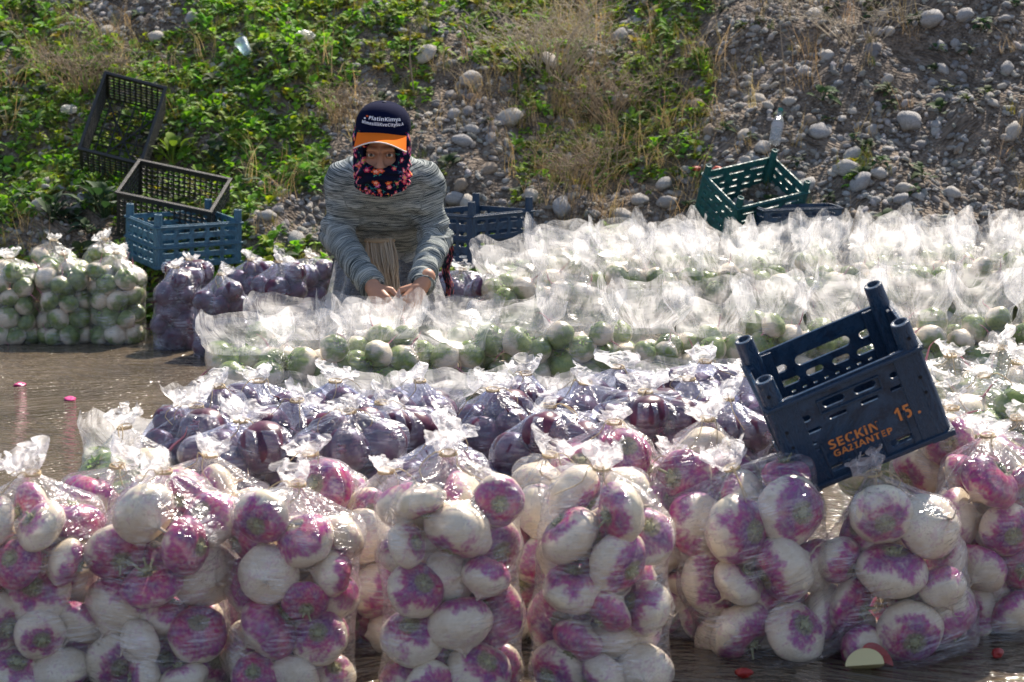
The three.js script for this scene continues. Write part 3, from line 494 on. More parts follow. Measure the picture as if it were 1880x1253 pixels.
const SEC = 'tied turnip bags of the second row';
[
  { px: 215, py: 858, d: 3.86, w: 0.25, showAbove: 0.22, label: 'turnip bag behind the gap between first and second front bags' },
  { px: 385, py: 838, d: 3.84, w: 0.25, showAbove: 0.24, label: 'turnip bag behind the second front bag, in front of the beets' },
  { px: 568, py: 836, d: 3.84, w: 0.255, showAbove: 0.22, label: 'turnip bag with magenta and green crown behind third front bag' },
  { px: 708, py: 868, d: 3.8, w: 0.21, showAbove: 0.1, label: 'narrow turnip bag wedged left of the tall centre bag' },
  { px: 1010, py: 838, d: 3.84, w: 0.24, showAbove: 0.12, label: 'turnip bag between the tall centre bag and its right neighbour' },
  { px: 1128, py: 778, d: 3.95, w: 0.26, showAbove: 0.28, label: 'turnip bag with white tuft behind the fifth front bag' },
  { px: 1300, py: 772, d: 3.92, w: 0.25, showAbove: 0.26, label: 'turnip bag against the left edge of the leaning crate' },
  { px: 1235, py: 842, d: 3.92, w: 0.24, showAbove: 0.02, roll: 0.05, label: 'turnip bag in shade between the fifth and sixth front bags' },
  { px: 1748, py: 752, d: 4.12, w: 0.25, showAbove: 0.22, label: 'pale purple turnip bag right of the leaning crate' },
  { px: 1868, py: 770, d: 4.22, w: 0.25, showAbove: 0.22, label: 'turnip bag at the right edge behind the last front bag' },
].forEach((s, i) => bag({ kind: 'purple', ref: `in second-row bag ${ORD[i]} from left`, group: SEC, ...s }));
const BEET = 'tied beetroot bags in the middle of the field of bags';
[
  [360, 748, 4.2, 0.24, 'leftmost'], [442, 775, 4.08, 0.26, 'second'], [640, 758, 4.1, 0.25, 'third'], [818, 800, 4.02, 0.29, 'fourth'], [1008, 748, 4.1, 0.27, 'fifth'], [1185, 722, 4.2, 0.27, 'sixth'], [1335, 735, 4.25, 0.22, 'seventh'],
].forEach(([px, py, d, w, o], i) => bag({ kind: 'beet', px, py, d, w, showAbove: 0.16, stuffAbove: 0.1, ref: `in front beetroot bag ${ORD[i]} from left`, group: BEET, label: `dark beetroot bag with white tuft, ${o} from left in front beet row` }));
[
  [400, 712, 4.5, 0.24], [545, 738, 4.42, 0.24], [700, 742, 4.42, 0.25], [905, 718, 4.45, 0.22], [1075, 705, 4.55, 0.24], [1265, 698, 4.6, 0.24], [1370, 690, 4.6, 0.22],
].forEach(([px, py, d, w], i) => bag({ kind: 'beet', px, py, d, w, showAbove: 0.24, stuffAbove: 0.16, ref: `in second-line beetroot bag ${ORD[i]} from left`, group: BEET, label: `dark beetroot bag with white tuft, ${ORD[i]} from left in second beet row` }));
[
  [475, 702, 4.75, 0.23], [615, 702, 4.75, 0.23], [770, 702, 4.75, 0.23], [965, 688, 4.8, 0.23], [1135, 676, 4.85, 0.23], [1295, 666, 4.95, 0.23],
].forEach(([px, py, d, w], i) => bag({ kind: 'beet', px, py, d, w, showAbove: 0.26, stuffAbove: 0.2, ref: `in third-line beetroot bag ${ORD[i]} from left`, group: BEET, label: `dark beetroot bag half hidden by tufts, ${ORD[i]} from left in third beet row` }));
[
  [400, 735, 5.0], [520, 725, 5.02], [660, 722, 5.04], [800, 715, 5.06], [940, 706, 5.1], [1080, 698, 5.14], [1220, 690, 5.18], [1350, 680, 5.22],
].forEach(([px, py, d], i) => bag({ kind: 'beet', open: true, px, py: py + 6, d, w: 0.22, up: 0.06, floor: 0.14, showAbove: 0.28, stuffAbove: 0.18, ref: `in untied beetroot bag ${ORD[i]} from left`, group: 'open beetroot bags behind the tied ones', label: `open clear beetroot bag, ${ORD[i]} from left in the untied beet row` }));
bag({ kind: 'green', px: 228, py: 785, d: 4.05, w: 0.24, tuft: 0.06, r: [0.045, 0.058], tuftTurn: -0.2, showAbove: 0.2, turn: -0.3, roll: 0.1, ref: 'in tied bag beside the water', label: 'tied bag of pale turnips left of the beets beside the water', group: 'tied pale turnip bags' });
bag({ kind: 'green', open: true, px: 222, py: 806, d: 4.28, w: 0.17, up: 0.085, floor: 0.12, showAbove: 0.24, ref: 'in open bag beside the water', label: 'open clear bag with upright film behind the pale turnip bag', group: 'open turnip bags' });
[[1712, 706, 4.35], [1805, 692, 4.35], [1870, 668, 4.5], [1745, 655, 4.75], [1640, 668, 4.75], [1840, 640, 5.0]].forEach(([px, py, d], i) => bag({ kind: 'green', px, py, d, w: 0.25, r: [0.042, 0.056], showAbove: 0.24, ref: `in pale tied bag ${ORD[i]} right of crate`, group: 'tied pale turnip bags', label: `tied pale turnip bag behind the crate, ${['nearest its lower side', 'second nearest', 'at the picture edge', 'behind the crate post', 'hidden behind the crate', 'farthest at the edge'][i]}` }));
const OPENA = 'open bags of green turnips, nearer row';
for (let i = 0; i < 13; i++) { const px = 452 + i * 122, d = 5.42 + i * 0.058; bag({ kind: 'green', open: true, px, py: 622 - i * 4.2 - (i % 3) * 6, d, w: 0.235, dep: 0.2, up: (i > 4 ? rr(0.12, 0.17) : rr(0.065, 0.09)), floor: 0.16, showAbove: 0.27, stuffAbove: 0.18, ref: `in nearer open bag ${ORD[i]} from left`, group: OPENA, label: `open clear bag of green turnips, ${ORD[i]} from left in nearer open row` }); }
bag({ kind: 'green', open: true, px: 655, py: 606, d: 6.2, w: 0.25, up: 0.12, floor: 0.12, showAbove: 0.3, stuffAbove: 0.1, ref: 'in bag at the worker\'s hands', group: 'open turnip bags', label: 'open clear bag that the worker is gathering with both hands' });
bag({ kind: 'green', open: true, px: 850, py: 592, d: 6.3, w: 0.24, up: 0.09, floor: 0.12, showAbove: 0.3, stuffAbove: 0.1, ref: 'in bag right of the worker\'s hands', group: 'open turnip bags', label: 'open clear bag just right of the worker\'s hands' });
bag({ kind: 'green', open: true, px: 520, py: 596, d: 6.2, w: 0.24, up: 0.08, floor: 0.12, showAbove: 0.3, stuffAbove: 0.1, ref: 'in bag left of the worker', group: 'open turnip bags', label: 'open clear bag left of the worker behind the nearer row' });
for (let i = 0; i < 11; i++) { const px = 945 + i * 96, d = 7.1 + i * 0.07; bag({ kind: 'green', open: true, px, py: 505 - i * 3.6 - (i % 3) * 5, d, w: 0.24, dep: 0.21, up: rr(0.13, 0.2), floor: 0.16, showAbove: 0.27, stuffAbove: 0.18, ref: `in farther open bag ${ORD[i]} from left`, group: 'open bags of green turnips, farther row', label: `open clear bag of green turnips, ${ORD[i]} from left in farther open row` }); }
for (let i = 0; i < 8; i++) { const px = 1030 + i * 118, d = 7.75 + i * 0.05; bag({ kind: 'green', open: true, px, py: 462 - i * 2, d, w: 0.23, dep: 0.2, up: rr(0.1, 0.15), floor: 0.16, showAbove: 0.5, stuffAbove: 0.18, ref: `in rear open bag ${ORD[i]} from left`, group: 'open bags at the foot of the stony bank', label: `open clear bag at the bank's foot, ${ORD[i]} from left in rearmost row` }); }
[[18, 474, 8.4, 'cut by the left edge'], [116, 468, 8.4, 'middle of the three'], [212, 466, 8.4, 'right of the three, sunlit side']].forEach(([px, py, d, o], i) => bag({ kind: 'green', px, py, d, w: 0.25, dep: 0.23, r: [0.036, 0.05], ref: `in far tied bag ${ORD[i]} from left`, group: 'tied green turnip bags across the water', label: `tied bag of green turnips across the water, ${o}` }));
[[97, 442, 8.64], [192, 440, 8.64]].forEach(([px, py, d], i) => bag({ kind: 'green', px, py, d, w: 0.2, showAbove: 0.38, stuffAbove: 0.2, ref: `in hidden far bag ${ORD[i]} from left`, group: 'tied green turnip bags across the water', label: `tuft of a rear turnip bag behind the far three, ${i ? 'right' : 'left'} one` }));
[[322, 492, 8.2, 0.22, 'dark beetroot bag standing at the water, left of the pair'], [405, 505, 8.0, 0.25, 'dark beetroot bag standing at the water, right of the pair'], [348, 478, 8.5, 0.22, 'beetroot bag tuft behind the pair at the water'], [460, 478, 8.6, 0.22, 'low beetroot bag in front of the blue crate'], [512, 482, 8.3, 0.24, 'beetroot bag with wide tuft between crate and worker'], [566, 474, 8.6, 0.22, 'beetroot bag next to the worker\'s clear apron'], [850, 496, 8.1, 0.24, 'beetroot bag below the navy crate behind the worker'], [900, 502, 7.8, 0.22, 'beetroot bag right of the worker at the far row\'s end']].forEach(([px, py, d, w, label], i) => bag({ kind: 'beet', px, py, d, w, tuft: i === 1 ? 0.07 : undefined, showAbove: i < 2 ? 0.02 : 0.2, ref: `in far beetroot bag ${ORD[i]} from left`, group: 'beetroot bags at the far edge', label }));
for (const [kind, K] of Object.entries(KINDS)) {
  const im = new THREE.InstancedMesh(K.low, K.items[0].material, K.heap.length); im.name = kind === 'beet' ? 'beetroot_heap' : kind === 'green' ? 'green_turnip_heap' : 'purple_turnip_heap'; im.castShadow = im.receiveShadow = true;
  tag(im, { purple: 'purple and white turnips lying deeper inside the bags', green: 'green turnips lying deeper inside the bags', beet: 'beetroots lying deeper inside the dark bags' }[kind], kind === 'beet' ? 'beetroots' : 'turnips', null, 'stuff');
  K.heap.forEach((m, i) => im.setMatrixAt(i, m)); scene.add(im);
}

// ------------------------------------------------------------------ crates
const font = await new FontLoader().loadAsync('fonts/droid/droid_sans_bold.typeface.json');
const scuff = tex(512, 512, (u, v) => { const a = tile(u, v, 12, 4, 3), b = tile(u, v, 70, 2, 6), c = Math.abs(tile(u, v, 6, 3, 9, 40)); return mix3([0.6, 0.6, 0.62], c < 0.02 ? [2.6, 2.5, 2.3] : [1.33, 1.33, 1.28], clamp(0.5 + a * 1.7 + b * 1.0, 0, 1)).map((q) => q * 0.75); }, true, 2.5, 2.5);
const scuffRough = tex(256, 256, (u, v) => 0.62 + tile(u, v, 16, 4, 2) * 0.8, false, 3, 3);
const plastic = (c, r = 0.62) => new THREE.MeshPhysicalMaterial({ color: lin(c[0] * 1.2, c[1] * 1.2, c[2] * 1.2), map: scuff, roughness: r, roughnessMap: scuffRough, bumpMap: scuffRough, bumpScale: 0.0006, side: THREE.DoubleSide });
function pill(x, y, w, h) { const p = new THREE.Path(), r = Math.min(w, h) / 2; p.moveTo(x - w / 2 + r, y - h / 2); p.lineTo(x + w / 2 - r, y - h / 2); p.absarc(x + w / 2 - r, y - h / 2 + r, r, -Math.PI / 2, 0, false); p.lineTo(x + w / 2, y + h / 2 - r); p.absarc(x + w / 2 - r, y + h / 2 - r, r, 0, Math.PI / 2, false); p.lineTo(x - w / 2 + r, y + h / 2); p.absarc(x - w / 2 + r, y + h / 2 - r, r, Math.PI / 2, Math.PI, false); p.lineTo(x - w / 2, y - h / 2 + r); p.absarc(x - w / 2 + r, y - h / 2 + r, r, Math.PI, Math.PI * 1.5, false); return p; }
function panel(w, h, holes, t = 0.005, dip) {   // a wall standing on y = 0, centred, facing +z
  const s = new THREE.Shape(); s.moveTo(-w / 2, 0); s.lineTo(w / 2, 0); s.lineTo(w / 2, h);
  if (dip) { s.lineTo(w / 2 - dip[0], h); s.lineTo(w / 2 - dip[0] - 0.02, h - dip[1]); s.lineTo(-w / 2 + dip[0] + 0.02, h - dip[1]); s.lineTo(-w / 2 + dip[0], h); }
  s.lineTo(-w / 2, h); s.closePath(); s.holes.push(...holes.map((q) => pill(...q)));
  const g = new THREE.ExtrudeGeometry(s, { depth: t, bevelEnabled: true, bevelThickness: 0.0008, bevelSize: 0.0008, bevelSegments: 1, curveSegments: 6 }); g.translate(0, 0, -t / 2); return g;
}
const box = (w, h, d, x, y, z, r = 0.002) => { const g = new RoundedBoxGeometry(w, h, d, 2, r); g.translate(x, y, z); return g; };
const join = (list) => mergeGeometries(list.map((g) => (g.index ? g.toNonIndexed() : g)));
function slotRows(w, h, rows) { const out = []; for (const [y, n, fill, sh, skip] of rows) { const pitch = (w - 0.05) / n; for (let i = 0; i < n; i++) if (!skip || !skip.includes(i)) out.push([-(w - 0.05) / 2 + pitch * (i + 0.5), y * h, pitch * fill, sh]); } return out; }
function crate(o) {
  const { w, d, h, mat, rows, peg = 0.05 } = o, g = thing('plastic_crate', o.label, 'crate', null, o.group);
  const wall = (ww, name, ry, x, z, holes, dip) => { const q = panel(ww, h, holes, 0.005, dip); const m = mesh(name, q, mat, g); m.rotation.y = ry; m.position.set(x, 0.002, z); return m; };
  const front = wall(w - 0.01, 'front_wall', 0, 0, d / 2 - 0.004, o.front ?? slotRows(w, h, rows), o.dip);
  wall(w - 0.01, 'back_wall', Math.PI, 0, -d / 2 + 0.004, o.back ?? slotRows(w, h, rows), o.dip);
  wall(d - 0.02, 'end_wall', Math.PI / 2, w / 2 - 0.004, 0, slotRows(d, h, rows), o.endDip ?? o.dip); wall(d - 0.02, 'end_wall', -Math.PI / 2, -w / 2 + 0.004, 0, slotRows(d, h, rows), o.endDip ?? o.dip);
  const bh = []; const nx = Math.round(w / 0.06), nz = Math.round(d / 0.03); for (let i = 0; i < nx; i++) for (let j = 0; j < nz; j++) bh.push([-(w - 0.03) / 2 + (w - 0.03) / nx * (i + 0.5), (d - 0.03) / nz * (j + 0.5) + 0.015, (w - 0.03) / nx * 0.68, (d - 0.03) / nz * 0.5]);
  const fl = panel(w - 0.016, d - 0.002, bh, 0.005); const flm = mesh('floor_grid', fl, mat, g); flm.rotation.x = -Math.PI / 2; flm.position.set(0, 0.006, d / 2 - 0.001);
  for (const [sx, sz] of [[-1, 1], [1, 1], [-1, -1], [1, -1]]) {
    const r = o.post ?? 0.018, ph = h + peg, pts = [[r * 1.08, 0], [r * 1.08, h * 0.5], [r, h], [r * 0.93, ph - 0.002], [r * 0.85, ph], [r * 0.5, ph], [r * 0.48, ph - 0.03], [0, ph - 0.032]].map((q) => new THREE.Vector2(...q));
    const parts = [new THREE.LatheGeometry(pts, 20)];
    if (o.column) parts.push(box(o.column, h - 0.006, 0.018, -sx * o.column * 0.32, h / 2 + 0.003, sz * (r - 0.009)), box(0.018, h - 0.006, o.column * 0.8, sx * (r - 0.009), h / 2 + 0.003, -sz * o.column * 0.25));
    parts.push(box(r * 2.5, 0.012, r * 2.5, 0, 0.008, 0, 0.003));
    const m = mesh('corner_post', join(parts), mat, g); m.position.set(sx * (w / 2 - r * 0.95), 0, sz * (d / 2 - r * 0.95));
    if (o.dots && sz > 0) for (const y of [0.075, 0.03, -0.05, -0.1]) { const c = new THREE.CylinderGeometry(0.0038, 0.0038, 0.004, 10); c.rotateX(Math.PI / 2); c.translate(sx * (y > 0 ? 0.004 : -0.002), h - 0.03 + y * 0.72, r * 1.0); mesh('dark_vent_disc', c, holeShade, m); }  // solid near-black discs, their colour standing in for shade inside vent holes
  }
  const rim = []; const lip = o.lip ?? 0.008, rimY = o.dip ? 0.03 : h - 0.006;
  for (const y of [rimY, ...(o.ribs ?? [])]) { rim.push(box(w + lip * 0.6, 0.008, 0.012, 0, y, d / 2 + 0.0005), box(w + lip * 0.6, 0.008, 0.012, 0, y, -d / 2 - 0.0005), box(0.012, 0.0076, d - 0.004, w / 2 + 0.0005, y, 0), box(0.012, 0.0076, d - 0.004, -w / 2 - 0.0005, y, 0)); }
  mesh('ribs', join(rim), mat, g);
  return g;
}
const holeShade = std([0.006, 0.007, 0.01], 0.9);
const navyPlastic = plastic([0.018, 0.047, 0.095], 0.5), steelBlue = plastic([0.05, 0.14, 0.21], 0.9), tealPlastic = plastic([0.015, 0.11, 0.11], 0.95), blackPlastic = plastic([0.034, 0.034, 0.033], 0.95), navyFar = plastic([0.02, 0.05, 0.095], 0.9);
{ // the large crate leaning on the bags
  const w = 0.332, d = 0.25, h = 0.22;
  const front = [[-0.034, 0.178, 0.048, 0.019], [0.034, 0.178, 0.048, 0.019], [-0.108, 0.163, 0.042, 0.016], [0.108, 0.178, 0.042, 0.016], [-0.035, 0.145, 0.04, 0.011], [0.034, 0.147, 0.04, 0.011], [0.102, 0.149, 0.048, 0.011], [-0.1, 0.132, 0.05, 0.011], [-0.104, 0.104, 0.02, 0.008], [-0.1, 0.09, 0.012, 0.006], [0.098, 0.093, 0.03, 0.007], [-0.066, 0.034, 0.05, 0.016], [0, 0.034, 0.05, 0.016], [0.066, 0.034, 0.05, 0.016]];
  const back = [[0, 0.17, 0.125, 0.026], [-0.1, 0.168, 0.036, 0.019], [0.1, 0.168, 0.036, 0.019], [-0.09, 0.132, 0.05, 0.017], [-0.03, 0.134, 0.04, 0.017], [0.03, 0.134, 0.04, 0.017], [0.09, 0.132, 0.05, 0.017]];
  for (let i = 0; i < 10; i++) back.push([-0.113 + i * 0.025, 0.108, 0.011, 0.006]);
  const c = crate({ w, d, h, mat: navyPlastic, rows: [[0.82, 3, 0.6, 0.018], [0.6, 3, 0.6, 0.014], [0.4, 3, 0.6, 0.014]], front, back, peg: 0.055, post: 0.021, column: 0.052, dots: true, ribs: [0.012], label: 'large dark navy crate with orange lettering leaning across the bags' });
  c.rotation.set(0.27, -0.03, 0.42, 'ZXY'); c.updateMatrix();
  c.position.copy(P(1612, 858, 3.83)).sub(V(0, 0, d / 2).applyEuler(c.rotation));
  const frame = []; for (const [x, y, ww, hh] of [[0, 0.193, 0.134, 0.004], [0, 0.163, 0.134, 0.004], [-0.066, 0.178, 0.004, 0.03], [0.066, 0.178, 0.004, 0.03]]) frame.push(box(ww, hh, 0.006, x, y, d / 2 + 0.001, 0.0015));
  mesh('handle_frame', join(frame), navyPlastic, c);
  const tie = []; for (const x of [-0.09, -0.03, 0.03, 0.09]) tie.push(box(0.004, h * 0.42, 0.005, x, h * 0.24, d / 2 + 0.0005, 0.001)); mesh('wall_rib', join(tie), navyPlastic, c);
  const paint = std([0.62, 0.22, 0.06], 0.75), words = [['SECKiN', 0.0205, -0.077, 0.08, 1.14], ['GAZIANTEP', 0.0148, -0.074, 0.06, 1.16], ['15', 0.031, 0.068, 0.079, 0.78], ['.', 0.026, 0.113, 0.079, 1]];
  for (const [t, size, x, y, sx] of words) { const g = new TextGeometry(t, { font, size, depth: 0.0006, curveSegments: 4, bevelEnabled: false }); g.scale(sx, 1, 1); g.translate(x, y, d / 2 - 0.0005 + 0.0012); mesh('painted_lettering', g, paint, c); }
}
const ROWS = [[0.82, 2, 0.7, 0.022], [0.6, 4, 0.72, 0.018], [0.4, 4, 0.72, 0.018], [0.2, 4, 0.72, 0.018]];
function sit(c, p, ry, rx = 0, rz = 0) { c.position.copy(p); c.rotation.set(rx, ry, rz, 'ZXY'); return c; }
{
  const slats = [[0.85, 5, 0.8, 0.02], [0.62, 5, 0.8, 0.02], [0.4, 5, 0.8, 0.02], [0.18, 5, 0.8, 0.02]];
  const a = crate({ w: 0.44, d: 0.34, h: 0.2, mat: steelBlue, rows: slats, peg: 0.055, post: 0.019, ribs: [0.1], label: 'faded blue crate behind the left bags, in front of black crate' }); sit(a, P(336, 470, 8.95).add(V(0, -0.02, 0)), 0.62, 0.1, -0.05);
  const b = crate({ w: 0.42, d: 0.36, h: 0.22, mat: navyFar, rows: slats, peg: 0.06, post: 0.018, ribs: [0.11], label: 'navy blue crate standing right behind the worker' }); sit(b, P(870, 476, 8.62), -0.72 + Math.PI / 2, 0.02, 0);
  const t = crate({ w: 0.42, d: 0.3, h: 0.21, mat: tealPlastic, rows: [[0.8, 3, 0.75, 0.014], [0.6, 5, 0.5, 0.014], [0.42, 5, 0.7, 0.014], [0.22, 5, 0.7, 0.014]], peg: 0.05, post: 0.017, label: 'teal green crate tipped open on the stony bank' }); sit(t, P(1368, 398, 9.2).add(V(0, 0.0, 0.06)), 0.6, 0.56, -0.16);
  const n = crate({ w: 0.36, d: 0.28, h: 0.2, mat: navyFar, rows: slats, peg: 0.0, post: 0.012, label: 'dark blue crate rim showing above the clear bags below the teal crate' }); sit(n, P(1472, 396, 8.75).add(V(0, -0.165, -0.1)), 0.05, 0, 0.03);
  const mesh1 = []; for (let i = 0; i < 16; i++) for (let j = 0; j < 8; j++) mesh1.push([-0.205 + i * 0.0273, 0.025 + j * 0.026, 0.0235, 0.022]);
  const mesh2 = []; for (let i = 0; i < 10; i++) for (let j = 0; j < 8; j++) mesh2.push([-0.128 + i * 0.0284, 0.025 + j * 0.026, 0.0245, 0.022]);
  const old = (label) => { // an old crate of fine mesh with thin walls
    const w = 0.46, d = 0.31, h = 0.24, g = thing('mesh_crate', label, 'crate', null, 'old black mesh crates'), mk = (name, ww, holes, ry, x, z) => { const m = mesh(name, panel(ww, h, holes, 0.003), blackPlastic, g); m.rotation.y = ry; m.position.set(x, 0, z); };
    mk('side_wall', w, mesh1, 0, 0, d / 2); mk('side_wall', w, mesh1, Math.PI, 0, -d / 2); mk('end_wall', d - 0.006, mesh2, Math.PI / 2, w / 2, 0); mk('end_wall', d - 0.006, mesh2, -Math.PI / 2, -w / 2, 0);
    const bars = []; for (let i = 0; i < 9; i++) bars.push(box(0.006, 0.006, d, -w / 2 + w * (i + 0.5) / 9, 0.004, 0)); for (let i = 0; i < 5; i++) bars.push(box(w, 0.005, 0.007, 0, 0.0075, -d / 2 + d * (i + 0.5) / 5)); for (const s of [-1, 1]) { const q = box(Math.hypot(w, d), 0.006, 0.009, 0, 0.012, 0); q.rotateY(s * Math.atan2(d, w)); bars.push(q); }
    mesh('floor_bars', join(bars), blackPlastic, g);
    mesh('rim', join([box(w + 0.02, 0.012, 0.016, 0, h, d / 2), box(w + 0.02, 0.012, 0.016, 0, h, -d / 2), box(0.016, 0.0116, d - 0.014, w / 2, h, 0), box(0.016, 0.0116, d - 0.014, -w / 2, h, 0)]), blackPlastic, g); return g;
  };
  sit(old('old black mesh crate tipped on its side high on the bank'), P(236, 292, 9.95).add(V(0, 0.09, 0.12)), Math.PI / 2 + 0.06, 0.98, -0.3);
  sit(old('old black mesh crate standing behind the faded blue crate'), P(318, 418, 9.3), -0.12, 0.5, -0.14);
}

// ------------------------------------------------------------------ the worker
{
  const p = (x, y, d) => P(x, y, d), T = thing('person', 'person bending over the bags in grey sweater, navy cap and flowered scarf', 'person', V(0, 0, 0));
  const J = { neck: p(703, 318, 6.72), shL: p(638, 338, 6.8), shR: p(774, 338, 6.8), elL: p(617, 430, 6.8), elR: p(799, 436, 6.8), wrL: p(686, 530, 6.46), wrR: p(772, 528, 6.46), chest: p(704, 365, 6.86), waist: p(706, 440, 7.06), hip: p(706, 492, 7.16) };
  const origin = J.hip.clone().setY(0); T.position.copy(origin);
  const loc = {}; for (const k in J) loc[k] = J[k].clone().sub(origin);
  const L = loc, mid = (a, b, t) => a.clone().lerp(b, t), add = (a, x, y, z) => a.clone().add(V(x, y, z));
  const head = p(701, 279, 6.5).sub(origin), HP = 0.13;
  const toHead = (x, y, z) => V(x, y, z).applyAxisAngle(V(1, 0, 0), HP).add(head);
  const skin = new THREE.MeshPhysicalMaterial({ color: lin(0.44, 0.22, 0.135), roughness: 0.55, side: THREE.FrontSide });
  // body: one continuous skin under the clothes
  const hipL = add(L.hip, -0.085, 0, 0), hipR = add(L.hip, 0.085, 0, 0), kneeL = add(L.hip, -0.13, -0.24, 0.3), kneeR = add(L.hip, 0.14, -0.24, 0.3), ankL = V(-0.14, 0.07, 0.02), ankR = V(0.15, 0.07, 0.02);
  const limbs = (g) => [capsule(L.shL, L.elL, 0.05 + g, 0.041 + g), capsule(L.elL, L.wrL, 0.041 + g, 0.029 + g), capsule(L.shR, L.elR, 0.05 + g, 0.041 + g), capsule(L.elR, L.wrR, 0.041 + g, 0.029 + g)];
  const trunk = (g) => [capsule(add(L.neck, 0, 0.02, 0), L.shL, 0.062 + g, 0.05 + g), capsule(add(L.neck, 0, 0.02, 0), L.shR, 0.062 + g, 0.05 + g), capsule(L.shL, L.shR, 0.058 + g, 0.058 + g), capsule(mid(L.shL, L.chest, 0.5), add(L.waist, -0.05, 0, 0), 0.092 + g, 0.085 + g), capsule(mid(L.shR, L.chest, 0.5), add(L.waist, 0.05, 0, 0), 0.092 + g, 0.085 + g), capsule(L.neck, L.chest, 0.07 + g, 0.09 + g)];
  const legs = (g) => [capsule(hipL, hipR, 0.1 + g, 0.1 + g), capsule(add(L.waist, 0, -0.02, -0.01), L.hip, 0.1 + g, 0.1 + g), capsule(hipL, kneeL, 0.078 + g, 0.055 + g), capsule(kneeL, ankL, 0.055 + g, 0.035 + g), capsule(hipR, kneeR, 0.078 + g, 0.055 + g), capsule(kneeR, ankR, 0.055 + g, 0.035 + g)];
  const bodyF = union([...limbs(0), ...trunk(0), ...legs(0), capsule(L.neck, toHead(0, -0.06, -0.02), 0.052, 0.05), capsule(ankL, V(-0.15, 0.035, 0.16), 0.036, 0.03), capsule(ankR, V(0.16, 0.035, 0.16), 0.036, 0.03)], 0.03);
  const bodyG = nets(bodyF, V(-0.36, -0.02, -0.2), V(0.36, 0.95, 0.75), 0.012);
  // head with face
  const hd = (x, y, z) => { const q = V(x, y, z); return q; };
  const headParts = [ellipsoid(V(0, 0.025, -0.012), V(0.074, 0.1, 0.092)), ellipsoid(V(0, -0.045, 0.02), V(0.055, 0.07, 0.066)), capsule(V(0, 0.0, 0.088), V(0, -0.036, 0.104), 0.007, 0.0125), capsule(V(-0.013, -0.04, 0.092), V(0.013, -0.04, 0.092), 0.0085, 0.0085), capsule(V(-0.04, 0.02, 0.072), V(-0.014, 0.02, 0.084), 0.0075, 0.0065), capsule(V(0.04, 0.02, 0.072), V(0.014, 0.02, 0.084), 0.0075, 0.0065), ellipsoid(V(-0.042, -0.028, 0.058), V(0.022, 0.02, 0.022)), ellipsoid(V(0.042, -0.028, 0.058), V(0.022, 0.02, 0.022)), capsule(V(-0.018, -0.07, 0.078), V(0.018, -0.07, 0.078), 0.008, 0.008), ellipsoid(V(-0.076, -0.005, -0.01), V(0.01, 0.03, 0.018)), ellipsoid(V(0.076, -0.005, -0.01), V(0.01, 0.03, 0.018))];
  const hu = union(headParts, 0.014), sock = [V(-0.031, 0.002, 0.089), V(0.031, 0.002, 0.089)];
  const headF = (x, y, z) => { let d = hu(x, y, z); for (const s of sock) { const e = 0.0125 - Math.hypot((x - s.x) * 0.75, y - s.y, z - s.z); d = -smin(-d, -e, 0.008); } return Math.max(d, -1); };
  const headG = nets(headF, V(-0.1, -0.13, -0.115), V(0.1, 0.14, 0.125), 0.0036); headG.rotateX(HP); headG.translate(head.x, head.y, head.z);
  // hands: palm, four fingers of unequal length, thumb; curled round the film
  function hand(w, dir, side, palmN, curl) {
    const f = dir.clone().normalize(), n = palmN.clone().addScaledVector(f, -palmN.dot(f)).normalize(), s = V().crossVectors(n, f).multiplyScalar(side).normalize();   // s points to the thumb side
    const at = (a, b, c) => w.clone().addScaledVector(f, a).addScaledVector(s, b).addScaledVector(n, c), list = [capsule(w.clone().addScaledVector(f, -0.05), at(0.01, 0, 0), 0.028, 0.026), capsule(at(0.02, 0.012, 0), at(0.07, 0.024, 0), 0.018, 0.014), capsule(at(0.02, -0.01, 0), at(0.068, -0.022, 0), 0.018, 0.013), capsule(at(0.03, 0, 0.002), at(0.07, 0, 0), 0.017, 0.014)], fing = [];
    const spec = [[0.028, 0.082, 0.04, 0.024, 0.019], [0.009, 0.088, 0.045, 0.028, 0.02], [-0.01, 0.084, 0.041, 0.026, 0.019], [-0.027, 0.074, 0.033, 0.02, 0.017]];
    spec.forEach(([b, a, l1, l2, l3], i) => { let q = at(a - 0.012, b * 0.92, 0), ang = 0.25 + curl * 0.5; for (const [l, r0, r1] of [[l1, 0.0098, 0.0088], [l2, 0.0088, 0.008], [l3, 0.008, 0.0068]]) { const q2 = q.clone().addScaledVector(f, Math.cos(ang) * l).addScaledVector(n, Math.sin(ang) * l).addScaledVector(s, b * 0.12); fing.push(capsule(q, q2, r0, r1)); q = q2; ang += 0.45 + curl * 0.5 + i * 0.05; } });
    const t0 = at(0.018, 0.022, 0.006), t1 = at(0.045, 0.046, 0.018), t2 = at(0.072, 0.048, 0.032), t3 = at(0.092, 0.042, 0.04); fing.push(capsule(t0, t1, 0.015, 0.0115), capsule(t1, t2, 0.011, 0.0098), capsule(t2, t3, 0.0098, 0.0075));
    const P0 = union(list, 0.012), F = (x, y, z) => { let d = P0(x, y, z), m = 1; for (const g of fing) m = Math.min(m, g(x, y, z)); return smin(d, m, 0.006); };
    const c = at(0.05, 0, 0.03), e = 0.12; return nets(F, V(c.x - e, c.y - e, c.z - e), V(c.x + e, c.y + e, c.z + e), 0.0032);
  }
  const handL = hand(L.wrL, V(0.05, -0.075, 0.085), -1, V(0.5, -0.4, -0.55), 0.55), handR = hand(L.wrR, V(-0.055, -0.085, 0.075), 1, V(-0.5, -0.4, -0.55), 0.6);
  mesh('body', mergeGeometries([bodyG, headG, handL, handR]), skin, T);
  const eyeW = std([0.5, 0.46, 0.42], 0.25), iris = std([0.03, 0.018, 0.012], 0.15), lid = std([0.3, 0.14, 0.09], 0.6);
